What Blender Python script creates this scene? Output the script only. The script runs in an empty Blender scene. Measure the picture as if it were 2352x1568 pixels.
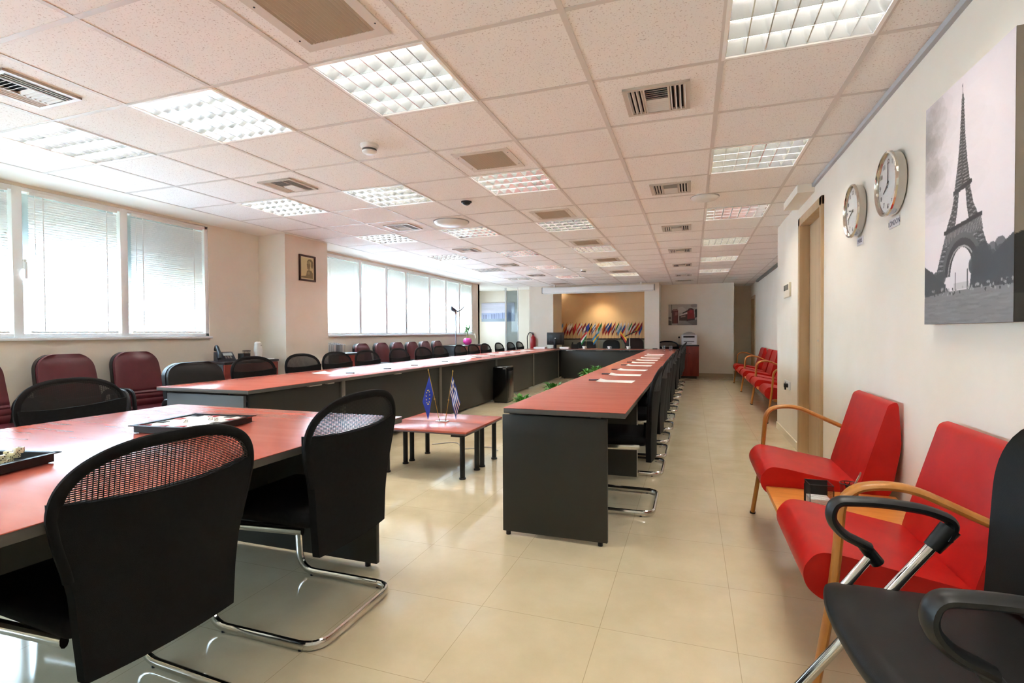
SKY = 20.5; EXPO = 1.45; TUBES = 24
import bpy, bmesh, math, random
import numpy as np
from mathutils import Vector, Matrix
random.seed(7)
PI = math.pi
COL = bpy.context.scene.collection
H = 1.16            # eye height
CE = 2.398          # suspended ceiling height

# ------------------------------------------------------------------ helpers
def lin(c):
    if isinstance(c, str):
        c = c.lstrip('#'); c = [int(c[i:i+2], 16)/255 for i in (0, 2, 4)]
    return tuple((x/12.92 if x <= .04045 else ((x+.055)/1.055)**2.4) for x in c) + (1,)

def mat(name, col, rough=.5, metal=0., spec=.5, coat=0., emit=None, estr=0., trans=0., ior=1.45, sheen=0.):
    m = bpy.data.materials.new(name); m.use_nodes = True
    b = m.node_tree.nodes['Principled BSDF']
    b.inputs['Base Color'].default_value = lin(col)
    b.inputs['Roughness'].default_value = rough
    b.inputs['Metallic'].default_value = metal
    b.inputs['Specular IOR Level'].default_value = spec
    b.inputs['Coat Weight'].default_value = coat
    b.inputs['Coat Roughness'].default_value = .08
    b.inputs['IOR'].default_value = ior
    b.inputs['Transmission Weight'].default_value = trans
    b.inputs['Sheen Weight'].default_value = sheen
    if emit:
        b.inputs['Emission Color'].default_value = lin(emit)
        b.inputs['Emission Strength'].default_value = estr
    return m

def noise_mat(m, c1, c2, scale=(4, 4, 4), detail=4, lo=.35, hi=.65, bump=0., bscale=200, rough=None):
    nt = m.node_tree; N = nt.nodes; L = nt.links; b = N['Principled BSDF']
    tc = N.new('ShaderNodeTexCoord'); mp = N.new('ShaderNodeMapping'); mp.inputs['Scale'].default_value = scale
    nz = N.new('ShaderNodeTexNoise'); nz.inputs['Scale'].default_value = 1; nz.inputs['Detail'].default_value = detail
    cr = N.new('ShaderNodeValToRGB'); e = cr.color_ramp.elements
    e[0].position = lo; e[0].color = lin(c1); e[1].position = hi; e[1].color = lin(c2)
    L.new(tc.outputs['Object'], mp.inputs['Vector']); L.new(mp.outputs['Vector'], nz.inputs['Vector'])
    L.new(nz.outputs['Fac'], cr.inputs['Fac']); L.new(cr.outputs['Color'], b.inputs['Base Color'])
    if bump:
        n2 = N.new('ShaderNodeTexNoise'); n2.inputs['Scale'].default_value = bscale; n2.inputs['Detail'].default_value = 3
        bp = N.new('ShaderNodeBump'); bp.inputs['Strength'].default_value = bump; bp.inputs['Distance'].default_value = .002
        L.new(tc.outputs['Object'], n2.inputs['Vector']); L.new(n2.outputs['Fac'], bp.inputs['Height'])
        L.new(bp.outputs['Normal'], b.inputs['Normal'])
    return m

class MB:
    """collects shapes, builds ONE mesh object"""
    def __init__(s): s.v = []; s.f = []; s.m = []
    def raw(s, vs, fs, mi=0):
        o = len(s.v); s.v += [tuple(p) for p in vs]
        s.f += [tuple(i+o for i in f) for f in fs]; s.m += [mi]*len(fs); return s
    def box(s, x0, x1, y0, y1, z0, z1, bev=0, seg=2, mi=0, M=None):
        x0, x1 = min(x0, x1), max(x0, x1); y0, y1 = min(y0, y1), max(y0, y1); z0, z1 = min(z0, z1), max(z0, z1)
        vs = [(x, y, z) for x in (x0, x1) for y in (y0, y1) for z in (z0, z1)]
        fs = [(0, 1, 3, 2), (4, 6, 7, 5), (0, 4, 5, 1), (2, 3, 7, 6), (0, 2, 6, 4), (1, 5, 7, 3)]
        if bev > 0:
            bev = min(bev, .49*min(x1-x0, y1-y0, z1-z0))
            bm = bmesh.new(); bv = [bm.verts.new(p) for p in vs]
            for f in fs: bm.faces.new([bv[i] for i in f])
            bmesh.ops.bevel(bm, geom=list(bm.edges), offset=bev, segments=seg, profile=.5, affect='EDGES')
            bm.verts.index_update(); vs = [tuple(v.co) for v in bm.verts]; fs = [[v.index for v in f.verts] for f in bm.faces]; bm.free()
        if M is not None: vs = [tuple(M @ Vector(p)) for p in vs]
        return s.raw(vs, fs, mi)
    def cyl(s, p0, p1, r0, r1=None, n=16, mi=0, cap=True):
        return s.tube([p0, p1], r0, n=n, mi=mi, r1=r1, cap=cap)
    def tube(s, path, r, n=8, mi=0, closed=False, r1=None, rb=None, cap=True, up=None):
        P = [Vector(p) for p in path]; k = len(P)
        T = []
        for i in range(k):
            a = P[(i-1) % k] if (closed or i > 0) else P[i]; b = P[(i+1) % k] if (closed or i < k-1) else P[i]
            T.append((b-a).normalized())
        u = Vector(up) if up else (Vector((0, 0, 1)) if abs(T[0].z) < .9 else Vector((1, 0, 0)))
        u = (u - T[0]*u.dot(T[0])).normalized()
        vs = []; fs = []
        for i in range(k):
            if i > 0: u = (u - T[i]*u.dot(T[i])).normalized()
            w = T[i].cross(u)
            rr = r if r1 is None else r + (r1-r)*i/(k-1)
            r2 = rr if rb is None else rb
            for j in range(n):
                a = 2*PI*j/n
                vs.append(P[i] + u*(math.cos(a)*rr) + w*(math.sin(a)*r2))
        for i in range(k if closed else k-1):
            for j in range(n):
                a = i*n+j; b = i*n+(j+1) % n; c = ((i+1) % k)*n+(j+1) % n; d = ((i+1) % k)*n+j
                fs.append((a, b, c, d))
        if cap and not closed:
            fs.append(tuple(range(n-1, -1, -1))); fs.append(tuple((k-1)*n+j for j in range(n)))
        return s.raw(vs, fs, mi)
    def lathe(s, prof, c=(0, 0, 0), n=24, mi=0, M=None, cap=True):
        vs = []; fs = []; k = len(prof)
        for r, z in prof:
            for j in range(n):
                a = 2*PI*j/n; vs.append(Vector((c[0]+r*math.cos(a), c[1]+r*math.sin(a), c[2]+z)))
        for i in range(k-1):
            for j in range(n):
                fs.append((i*n+j, i*n+(j+1) % n, (i+1)*n+(j+1) % n, (i+1)*n+j))
        if cap and prof[0][0] > 1e-6: fs.append(tuple(range(n-1, -1, -1)))
        if cap and prof[-1][0] > 1e-6: fs.append(tuple((k-1)*n+j for j in range(n)))
        if M is not None: vs = [M @ v for v in vs]
        return s.raw(vs, fs, mi)
    def prism(s, poly, a0, a1, axis='y', mi=0, M=None):
        """poly in the two other axes (in x,y,z order), extruded along axis"""
        n = len(poly)
        def P(p, a):
            if axis == 'y': return (p[0], a, p[1])
            if axis == 'x': return (a, p[0], p[1])
            return (p[0], p[1], a)
        vs = [P(p, a0) for p in poly] + [P(p, a1) for p in poly]
        fs = [(i, (i+1) % n, n+(i+1) % n, n+i) for i in range(n)] + [tuple(range(n-1, -1, -1)), tuple(range(n, 2*n))]
        if M is not None: vs = [tuple(M @ Vector(p)) for p in vs]
        return s.raw(vs, fs, mi)
    def grid(s, fn, nu, nv, mi=0, th=None, mfn=None):
        """surface fn(u,v) u,v in 0..1; th = thickness vector gives a closed slab"""
        A = [[Vector(fn(i/nu, j/nv)) for j in range(nv+1)] for i in range(nu+1)]
        vs = [p for r in A for p in r]; w = nv+1
        o = len(s.v)
        fs = []; ms = []
        for i in range(nu):
            for j in range(nv):
                fs.append((i*w+j, (i+1)*w+j, (i+1)*w+j+1, i*w+j+1)); ms.append(mfn(i, j) if mfn else mi)
        if th is not None:
            t = Vector(th); off = len(vs); vs = vs + [p+t for p in vs]
            for i in range(nu):
                for j in range(nv):
                    fs.append((off+i*w+j, off+i*w+j+1, off+(i+1)*w+j+1, off+(i+1)*w+j)); ms.append(mfn(i, j) if mfn else mi)
            ring = [i*w for i in range(nu+1)] + [nu*w+j for j in range(1, nv+1)] + [i*w+nv for i in range(nu-1, -1, -1)] + [j for j in range(nv-1, 0, -1)]
            for k in range(len(ring)):
                a = ring[k]; b = ring[(k+1) % len(ring)]
                fs.append((a, a+off, b+off, b)); ms.append(mi)
        s.v += [tuple(p) for p in vs]; s.f += [tuple(i+o for i in f) for f in fs]; s.m += ms
        return s
    def build(s, name, mats, parent=None, label=None, smooth=True, fix=True, loc=None):
        me = bpy.data.meshes.new(name); me.from_pydata(s.v, [], s.f)
        if not isinstance(mats, (list, tuple)): mats = [mats]
        for m in mats: me.materials.append(m)
        me.polygons.foreach_set('material_index', s.m)
        if fix:
            bm = bmesh.new(); bm.from_mesh(me); bmesh.ops.recalc_face_normals(bm, faces=bm.faces); bm.to_mesh(me); bm.free()
        if smooth:
            me.polygons.foreach_set('use_smooth', [True]*len(me.polygons)); me.set_sharp_from_angle(angle=math.radians(38))
        me.update()
        o = bpy.data.objects.new(name, me); COL.objects.link(o)
        if parent: o.parent = parent
        if label: o['label'] = label
        if loc: o.location = loc
        return o

def tag(o, label, cat, group=None):
    o['label'] = label; o['category'] = cat
    if group: o['group'] = group
    return o
def thing(name, label, cat, loc=(0, 0, 0), rz=0, group=None):
    o = bpy.data.objects.new(name, None); o.empty_display_size = .1; COL.objects.link(o)
    o.location = loc; o.rotation_euler = (0, 0, rz)
    return tag(o, label, cat, group)
def struct(o): o['kind'] = 'structure'; return o
def dup(root, loc, rz=0, label=None, group=None):
    def rec(o, p):
        c = o.copy(); COL.objects.link(c); c.parent = p
        for ch in list(o.children): rec(ch, c)
        return c
    r = rec(root, None); r.location = loc; r.rotation_euler = (0, 0, rz)
    if label: r['label'] = label
    if group: r['group'] = group
    return r
def arc(cx, cy, r, a0, a1, n=8):
    return [(cx+r*math.cos(math.radians(a0+(a1-a0)*i/n)), cy+r*math.sin(math.radians(a0+(a1-a0)*i/n))) for i in range(n+1)]
def fillet(pts, r, n=5, closed=False):
    """round the corners of a 3D polyline"""
    P = [Vector(p) for p in pts]; out = []; k = len(P)
    for i in range(k):
        if not closed and i in (0, k-1): out.append(P[i]); continue
        a, b, c = P[(i-1) % k], P[i], P[(i+1) % k]
        d1 = (a-b); d2 = (c-b); rr = min(r, .48*d1.length, .48*d2.length)
        p = b+d1.normalized()*rr; q = b+d2.normalized()*rr
        for t in range(n+1):
            t /= n; out.append(p*(1-t)**2 + b*2*t*(1-t) + q*t*t)
    return out
def text_mesh(txt, size, name, m, parent, M, ext=.0008):
    cu = bpy.data.curves.new(name, 'FONT'); cu.body = txt; cu.size = size; cu.align_x = 'CENTER'; cu.align_y = 'CENTER'; cu.extrude = ext
    t = bpy.data.objects.new('tmp', cu); COL.objects.link(t)
    dg = bpy.context.evaluated_depsgraph_get(); me = bpy.data.meshes.new_from_object(t.evaluated_get(dg))
    bpy.data.objects.remove(t); bpy.data.curves.remove(cu)
    me.name = name; me.transform(M); me.materials.clear(); me.materials.append(m)
    o = bpy.data.objects.new(name, me); COL.objects.link(o); o.parent = parent
    return o
ORD = ['first', 'second', 'third', 'fourth', 'fifth', 'sixth', 'seventh', 'eighth', 'ninth', 'tenth', 'eleventh', 'twelfth', 'thirteenth', 'fourteenth',
       'fifteenth', 'sixteenth', 'seventeenth', 'eighteenth', 'nineteenth', 'twentieth', 'twenty-first', 'twenty-second', 'twenty-third', 'twenty-fourth',
       'twenty-fifth', 'twenty-sixth', 'twenty-seventh', 'twenty-eighth']

# ------------------------------------------------------------------ materials
WALL = noise_mat(mat('wall_paint', '#ece4d5', .75), '#ebe2d2', '#eee6d8', (3, 3, 3), bump=.05, bscale=120)
WALLW = mat('white_plaster', '#f0ebe0', .7)
TAN = noise_mat(mat('tan_paint', '#e6c596', .75), '#e3c192', '#e9c99b', (2, 2, 2))
PVC = mat('white_window_profile', '#f2f4f4', .3)
WOODT = noise_mat(mat('cherry_laminate', '#b65d4d', .27, spec=.55), '#b2594a', '#bb6252', (2, 14, 14), 5)
MAROON = noise_mat(mat('mahogany_laminate', '#7c2d22', .35), '#722519', '#86342a', (14, 14, 2), 5)
CHAR = mat('charcoal_laminate', '#32322f', .5, spec=.4)
CHARE = mat('charcoal_edge', '#504e4b', .5)
POSTM = mat('grey_post', '#66645d', .45)
BLACK = mat('black_plastic', '#0c0c0d', .42)
BFAB = noise_mat(mat('black_fabric', '#0b0b0c', .85, spec=.25), '#09090a', '#0f0f11', (60, 60, 60), bump=.15, bscale=900)
BLEA = noise_mat(mat('black_leather', '#0d0d0d', .5, spec=.35), '#0b0b0b', '#101010', (20, 20, 20), bump=.12, bscale=500)
BRLEA = mat('brown_leather', '#2b1614', .4)
CHROME = mat('chrome', '#d7d5d2', .1, 1.)
STEEL = mat('brushed_steel', '#c9c3ba', .28, 1.)
RED = noise_mat(mat('red_leatherette', '#b81612', .42, spec=.35), '#b01410', '#be1a15', (8, 8, 8), bump=.05, bscale=400)
MARL = noise_mat(mat('maroon_leatherette', '#581c24', .36), '#521921', '#5e2029', (8, 8, 8), bump=.05, bscale=400)
BEECH = noise_mat(mat('beech_bentwood', '#b87a35', .35), '#ad6f2d', '#c2853f', (30, 30, 5), 4)
BEECHT = noise_mat(mat('beech_table', '#d88a3d', .3), '#d18236', '#de9346', (6, 40, 6), 4)
DOORM = noise_mat(mat('door_oak', '#cbb08c', .45), '#c6aa85', '#d0b692', (18, 18, 1.2), 4)
DOORF = noise_mat(mat('door_frame_oak', '#c3a47c', .45), '#bd9d74', '#c9ab84', (18, 18, 1.2), 4)
WHITE = mat('white_plastic', '#e9e8e4', .35)
PAPER = mat('paper', '#f6f5f2', .7)
GREY = mat('grey_plastic', '#9a9a98', .4)
GRILLE = mat('grille_beige', '#c6bbab', .45)
GRILLEF = mat('grille_frame', '#d8cec2', .45)
VENTF = mat('vent_frame', '#c5bbae', .4)
VENTS = mat('vent_slat', '#ded7cd', .4)
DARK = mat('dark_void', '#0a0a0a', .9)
TBAR = mat('tbar_white', '#d6cec6', .5)
REFL = mat('louver_reflector', '#d2d5d8', .16, .85)
TUBE = mat('fluorescent_tube', '#ffffff', .4, emit='#fff9f0', estr=TUBES)
GLASS = mat('clear_glass', '#f4fafa', .02, trans=1.)
CERAM = mat('white_ceramic', '#f4f2ee', .15)
GREEN = noise_mat(mat('leaf_green', '#3d7a2a', .5), '#2f6a22', '#5b9a3a', (30, 30, 30))
SOIL = mat('soil', '#2a1d14', .9)
REDPOT = mat('red_planter', '#c0281d', .35)
PINK = mat('pink_ceramic', '#e0469a', .25)
GOLD = mat('gilt_frame', '#b9944a', .35, .6)
TAUPE = mat('taupe_tile', '#a8977d', .3)
TRIMB = mat('wall_angle', '#b7b8bb', .5)
BASEM = mat('cream_skirting', '#e6dcc6', .4)

def tile_floor():
    m = bpy.data.materials.new('polished_beige_tile'); m.use_nodes = True
    nt = m.node_tree; N = nt.nodes; L = nt.links; b = N['Principled BSDF']
    tc = N.new('ShaderNodeTexCoord'); mp = N.new('ShaderNodeMapping'); mp.inputs['Location'].default_value = (-.157+50, 50, 0)
    L.new(tc.outputs['Object'], mp.inputs['Vector'])
    br = N.new('ShaderNodeTexBrick'); br.offset = 0; br.squash = 1
    br.inputs['Scale'].default_value = 1; br.inputs['Brick Width'].default_value = .5; br.inputs['Row Height'].default_value = .5
    br.inputs['Mortar Size'].default_value = .0014; br.inputs['Mortar Smooth'].default_value = .1; br.inputs['Bias'].default_value = 0
    br.inputs['Color1'].default_value = (1, 1, 1, 1); br.inputs['Color2'].default_value = (.975, .975, .975, 1); br.inputs['Mortar'].default_value = (.70, .67, .62, 1)
    L.new(mp.outputs['Vector'], br.inputs['Vector'])
    nz = N.new('ShaderNodeTexNoise'); nz.inputs['Scale'].default_value = 3.5; nz.inputs['Detail'].default_value = 8; nz.inputs['Roughness'].default_value = .6
    L.new(tc.outputs['Object'], nz.inputs['Vector'])
    cr = N.new('ShaderNodeValToRGB'); e = cr.color_ramp.elements
    e[0].position = .3; e[0].color = lin('#cdc09f'); e[1].position = .7; e[1].color = lin('#dbcfb0')
    L.new(nz.outputs['Fac'], cr.inputs['Fac'])
    mx = N.new('ShaderNodeMix'); mx.data_type = 'RGBA'; mx.blend_type = 'MULTIPLY'; mx.inputs[0].default_value = 1
    L.new(cr.outputs['Color'], mx.inputs[6]); L.new(br.outputs['Color'], mx.inputs[7])
    L.new(mx.outputs[2], b.inputs['Base Color'])
    b.inputs['Roughness'].default_value = .07; b.inputs['Specular IOR Level'].default_value = .5
    return m
FLOOR = tile_floor()
def ceiling_tile():
    m = bpy.data.materials.new('mineral_fibre_tile'); m.use_nodes = True
    nt = m.node_tree; N = nt.nodes; L = nt.links; b = N['Principled BSDF']
    tc = N.new('ShaderNodeTexCoord')
    nz = N.new('ShaderNodeTexNoise'); nz.inputs['Scale'].default_value = 130; nz.inputs['Detail'].default_value = 2
    L.new(tc.outputs['Object'], nz.inputs['Vector'])
    cr = N.new('ShaderNodeValToRGB'); e = cr.color_ramp.elements
    e[0].position = .30; e[0].color = lin('#cbbfb7'); e[1].position = .40; e[1].color = lin('#f2eee9')
    L.new(nz.outputs['Fac'], cr.inputs['Fac']); L.new(cr.outputs['Color'], b.inputs['Base Color'])
    bp = N.new('ShaderNodeBump'); bp.inputs['Strength'].default_value = .15; bp.inputs['Distance'].default_value = .002
    L.new(nz.outputs['Fac'], bp.inputs['Height']); L.new(bp.outputs['Normal'], b.inputs['Normal'])
    b.inputs['Roughness'].default_value = .9
    return m
CTILE = ceiling_tile()
def mesh_fabric(name, pitch, duty, gray):
    """open weave: thin rows of holes"""
    m = bpy.data.materials.new(name); m.use_nodes = True
    nt = m.node_tree; N = nt.nodes; L = nt.links; b = N['Principled BSDF']; out = N['Material Output']
    b.inputs['Base Color'].default_value = lin(gray); b.inputs['Roughness'].default_value = .7
    tc = N.new('ShaderNodeTexCoord'); sp = N.new('ShaderNodeSeparateXYZ'); L.new(tc.outputs['Object'], sp.inputs['Vector'])
    def wave(sock, p, d):
        k = N.new('ShaderNodeMath'); k.operation = 'MULTIPLY'; k.inputs[1].default_value = 1/p; L.new(sock, k.inputs[0])
        f = N.new('ShaderNodeMath'); f.operation = 'FRACT'; L.new(k.outputs[0], f.inputs[0])
        g = N.new('ShaderNodeMath'); g.operation = 'LESS_THAN'; g.inputs[1].default_value = d; L.new(f.outputs[0], g.inputs[0])
        return g.outputs[0]
    a = wave(sp.outputs['Z'], pitch, duty); c = wave(sp.outputs['Y'], pitch*2.2, max(.86, duty))
    hole = N.new('ShaderNodeMath'); hole.operation = 'MULTIPLY'; L.new(a, hole.inputs[0]); L.new(c, hole.inputs[1])
    tr = N.new('ShaderNodeBsdfTransparent'); mx = N.new('ShaderNodeMixShader')
    L.new(hole.outputs[0], mx.inputs[0]); L.new(b.outputs[0], mx.inputs[1]); L.new(tr.outputs[0], mx.inputs[2]); L.new(mx.outputs[0], out.inputs['Surface'])
    return m
MESH = mesh_fabric('open_mesh_fabric', .0052, .48, '#0d0d0e')
WIRE = mesh_fabric('wire_mesh', .0035, .86, '#141213')
def translucent(name, col, fac):
    m = bpy.data.materials.new(name); m.use_nodes = True
    nt = m.node_tree; N = nt.nodes; L = nt.links; out = N['Material Output']; N.remove(N['Principled BSDF'])
    d = N.new('ShaderNodeBsdfDiffuse'); t = N.new('ShaderNodeBsdfTranslucent'); mx = N.new('ShaderNodeMixShader')
    d.inputs[0].default_value = lin(col); t.inputs[0].default_value = lin(col); mx.inputs[0].default_value = fac
    L.new(d.outputs[0], mx.inputs[1]); L.new(t.outputs[0], mx.inputs[2]); L.new(mx.outputs[0], out.inputs['Surface'])
    return m
SLAT = translucent('blind_slat', '#f3f2f3', .45)
def thin_glass(name, tint, k=.6):
    m = bpy.data.materials.new(name); m.use_nodes = True
    nt = m.node_tree; N = nt.nodes; L = nt.links; out = N['Material Output']; N.remove(N['Principled BSDF'])
    t = N.new('ShaderNodeBsdfTransparent'); t.inputs[0].default_value = lin(tint)
    g = N.new('ShaderNodeBsdfGlossy'); g.inputs['Roughness'].default_value = .02
    lw = N.new('ShaderNodeLayerWeight'); mx = N.new('ShaderNodeMixShader'); pw = N.new('ShaderNodeMath'); pw.operation = 'POWER'; pw.inputs[1].default_value = 4
    ad = N.new('ShaderNodeMath'); ad.operation = 'MULTIPLY_ADD'; ad.inputs[1].default_value = k; ad.inputs[2].default_value = .03
    L.new(lw.outputs['Facing'], pw.inputs[0]); L.new(pw.outputs[0], ad.inputs[0]); L.new(ad.outputs[0], mx.inputs[0]); L.new(t.outputs[0], mx.inputs[1]); L.new(g.outputs[0], mx.inputs[2]); L.new(mx.outputs[0], out.inputs['Surface'])
    return m
PANE = thin_glass('window_pane', '#f4f8f8')
PTINT = thin_glass('tinted_pane', '#c9d0d4')
def print_mat(name, rough=.5):
    m = bpy.data.materials.new(name); m.use_nodes = True
    nt = m.node_tree; b = nt.nodes['Principled BSDF']; b.inputs['Roughness'].default_value = rough
    a = nt.nodes.new('ShaderNodeAttribute'); a.attribute_name = 'print'
    nt.links.new(a.outputs['Color'], b.inputs['Base Color']); return m
PRINT = print_mat('printed_canvas', .45)

# ------------------------------------------------------------------ printed pictures (colour per vertex)
class Img:
    def __init__(s, w, h, c=(1, 1, 1)):
        s.w, s.h = w, h; s.a = np.zeros((h, w, 3)); s.a[:] = c
        s.Y, s.X = np.mgrid[0:h, 0:w]; s.X = (s.X+.5)/w; s.Y = (s.Y+.5)/h
    def poly(s, pts, c, al=1.):
        ins = np.zeros((s.h, s.w), bool); n = len(pts)
        for i in range(n):
            (x1, y1), (x2, y2) = pts[i], pts[(i+1) % n]
            if y1 == y2: continue
            k = ((s.Y >= min(y1, y2)) & (s.Y < max(y1, y2))) & (s.X < (x2-x1)*(s.Y-y1)/(y2-y1)+x1)
            ins ^= k
        s.a[ins] = s.a[ins]*(1-al)+np.array(c)*al
    def line(s, p, q, w, c, al=1.):
        asp = s.h/s.w
        dx, dy = q[0]-p[0], (q[1]-p[1])*asp; L2 = dx*dx+dy*dy+1e-12
        t = np.clip(((s.X-p[0])*dx+(s.Y-p[1])*asp*dy)/L2, 0, 1)
        d = np.hypot(s.X-p[0]-t*dx, (s.Y-p[1])*asp-t*dy); k = d < w
        s.a[k] = s.a[k]*(1-al)+np.array(c)*al
    def ell(s, cx, cy, rx, ry, c, al=1.):
        k = ((s.X-cx)/rx)**2+((s.Y-cy)/ry)**2 < 1; s.a[k] = s.a[k]*(1-al)+np.array(c)*al
    def plane(s, name, mapf, parent, m=PRINT):
        """mapf(x,y) x right, y down in 0..1 -> 3D point"""
        vs = [mapf(j/(s.w-1), i/(s.h-1)) for i in range(s.h) for j in range(s.w)]
        idx = np.arange(s.h*s.w).reshape(s.h, s.w)
        q = np.stack([idx[:-1, :-1], idx[1:, :-1], idx[1:, 1:], idx[:-1, 1:]], -1).reshape(-1, 4)
        me = bpy.data.meshes.new(name); me.from_pydata(vs, [], q.tolist())
        at = me.attributes.new('print', 'FLOAT_COLOR', 'POINT')
        c = np.clip(s.a, 0, 1).reshape(-1, 3); c = np.where(c <= .04045, c/12.92, ((c+.055)/1.055)**2.4)
        at.data.foreach_set('color', np.concatenate([c, np.ones((len(c), 1))], 1).astype(np.float32).ravel())
        me.materials.append(m); o = bpy.data.objects.new(name, me); COL.objects.link(o); o.parent = parent
        return o

# ------------------------------------------------------------------ the room
XR = .97; XL = -5.15; XR2 = 1.5
struct(MB().box(-6.6, 2.2, -2.2, 16.2, -.1, 0).build('floor', FLOOR, smooth=False))
b = MB(); b.box(XR, XR+.12, -2.1, 4.60, 0, 2.7); b.box(XR, XR+.12, 5.54, 6.9, 0, 2.7); b.box(XR, XR+.12, 4.60, 5.54, 2.22, 2.7)
b.box(XR+.12, XR2+.05, 6.78, 6.9, 0, 2.7)
struct(b.build('wall_right', WALL, smooth=False))
b = MB(); b.box(XR2, XR2+.12, 6.9, 14.22, 0, 2.7); b.box(XR2, XR2+.12, 15.02, 15.4, 0, 2.7); b.box(XR2, XR2+.12, 14.22, 15.02, 2.08, 2.7)
struct(b.build('wall_alcove', WALL, smooth=False))
struct(MB().box(-1.14, -.78, 13.4, 14.35, 0, 2.7).build('wall_niche_right', WALL, smooth=False))
struct(MB().box(-4.19, -3.52, 13.4, 14.35, 0, 2.7).build('wall_niche_left', WALL, smooth=False))
struct(MB().box(-3.52, -1.14, 13.4, 15.1, 2.30, 2.7).build('wall_niche_header', WALL, smooth=False))
struct(MB().box(-6.3, -4.19, 14.2, 14.35, 0, 2.7).build('wall_far_left', WALL, smooth=False))
b = MB(); b.box(-.78, 1.0, 14.2, 14.35, 0, 2.7); b.box(.88, 1.0, 14.35, 15.4, 0, 2.7); b.box(1.0, 1.7, 15.3, 15.4, 0, 2.7)
struct(b.build('wall_far', WALL, smooth=False))
b = MB(); b.box(-3.95, -1.0, 15.0, 15.1, 0, 2.35); b.box(-3.95, -3.87, 14.35, 15.0, 0, 2.35); b.box(-1.1, -1.0, 14.35, 15.0, 0, 2.35)
struct(b.build('wall_niche', TAN, smooth=False))
# left wall with window openings, plus an added unseen opening at the far end
W1 = (-1.4, 4.36); W2 = (6.25, 11.75); SILL = 1.14; HEAD = 2.37
b = MB()
b.box(XL-.25, XL, -2.1, W1[0], 0, 2.7); b.box(XL-.25, XL, W1[0], W1[1], 0, SILL); b.box(XL-.25, XL, W1[0], W1[1], HEAD, 2.7)
b.box(XL-.25, XL, W1[1], W2[0], 0, 2.7); b.box(XL-.25, XL, W2[0], W2[1], 0, SILL); b.box(XL-.25, XL, W2[0], W2[1], HEAD, 2.7)
b.box(XL-.25, XL, W2[1], 12.2, 0, 2.7); b.box(-6.3, XL, 12.1, 12.2, 0, 2.7); b.box(-6.35, -6.2, 12.2, 14.3, 0, SILL); b.box(-6.35, -6.2, 12.2, 14.3, 1.62, 2.7); b.box(-6.35, -6.2, 12.2, 12.9, SILL, HEAD); b.box(-6.35, -6.2, 13.5, 14.3, SILL, HEAD)  # last boxes leave an unseen opening, added to brighten the far left recess
struct(b.build('wall_left', WALL, smooth=False))
struct(MB().box(XL, -4.73, 5.07, 5.85, 0, 2.6).build('wall_pillar', WALL, smooth=False))
struct(MB().box(-6.6, 2.2, -2.2, -2.1, 0, 2.7).build('wall_back', WALL, smooth=False))
struct(MB().box(.84, XR, 4.93, 5.62, 2.33, CE).build('wall_bulkhead', WALL, smooth=False))
# ceiling tiles (cells with light fittings left open)
GX, GY = -3.475, 1.952
LI = [-1, 1, 3, 6]; LJ = [-3, 0, 3, 6, 9, 12, 15]
cells = {(i, j) for i in LI for j in LJ}
b = MB()
for i in range(-2, 9):
    for j in range(-7, 23):
        x0 = GX+.6*i; x1 = min(x0+.6, XR2+.05); y0 = GY+.6*j; y1 = min(y0+.6, 15.5)
        if i == 8 and y1 < 6.5: continue
        if y1 < 6.9: x1 = min(x1, XR+.05)
        if (i, j) in cells or x1 <= x0 or y1 <= y0: continue
        b.raw([(x0, y0, CE), (x1, y0, CE), (x1, y1, CE), (x0, y1, CE)], [(0, 3, 2, 1)])
b.box(-6.5, 2.2, -2.2, 15.6, 2.62, 2.7)
ceil = struct(b.build('ceiling', CTILE, smooth=False, fix=False))
struct(MB().box(XL-.02, GX-1.2, -2.1, 12.2, CE-.004, CE+.05).box(-6.3, GX-1.2, 12.2, 14.3, CE-.004, CE+.05).build('ceiling_border', WALLW, smooth=False))
b = MB()
for i in range(-2, 9):
    x = GX+.6*i
    b.box(x-.012, x+.012, -2.1 if i < 8 else 6.9, 15.3 if i > 7 else (14.2 if x > -1 else 13.4), CE-.003, CE+.004)
for j in range(-6, 22):
    y = GY+.6*j
    xe = XR2 if y > 6.9 else XR
    b.box(GX-1.2, xe if y < 14.2 else XR2, y-.012, y+.012, CE-.0025, CE+.004)
struct(b.build('trim_1', TBAR, smooth=False))
struct(MB().box(XR-.022, XR, -2.1, 4.93, CE-.03, CE-.002).build('trim_2', TRIMB, smooth=False))
struct(MB().box(XR2-.05, XR2, 6.9, 13.7, CE-.05, CE-.002).build('trim_3', mat('dark_rail', '#6a655e', .5), smooth=False))
struct(MB().box(XR-.012, XR, 5.63, 6.9, 0, .075).box(XR-.012, XR, -2.1, 4.52, 0, .075).build('baseboard_right', BASEM, smooth=False))
struct(MB().box(-.78, .99, 14.188, 14.2, 0, .085).box(1.0, 1.5, 15.288, 15.3, 0, .085).build('baseboard_far', TAUPE, smooth=False))
struct(MB().box(XR2-.012, XR2, 6.9, 14.15, 0, .085).build('baseboard_alcove', TAUPE, smooth=False))

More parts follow.
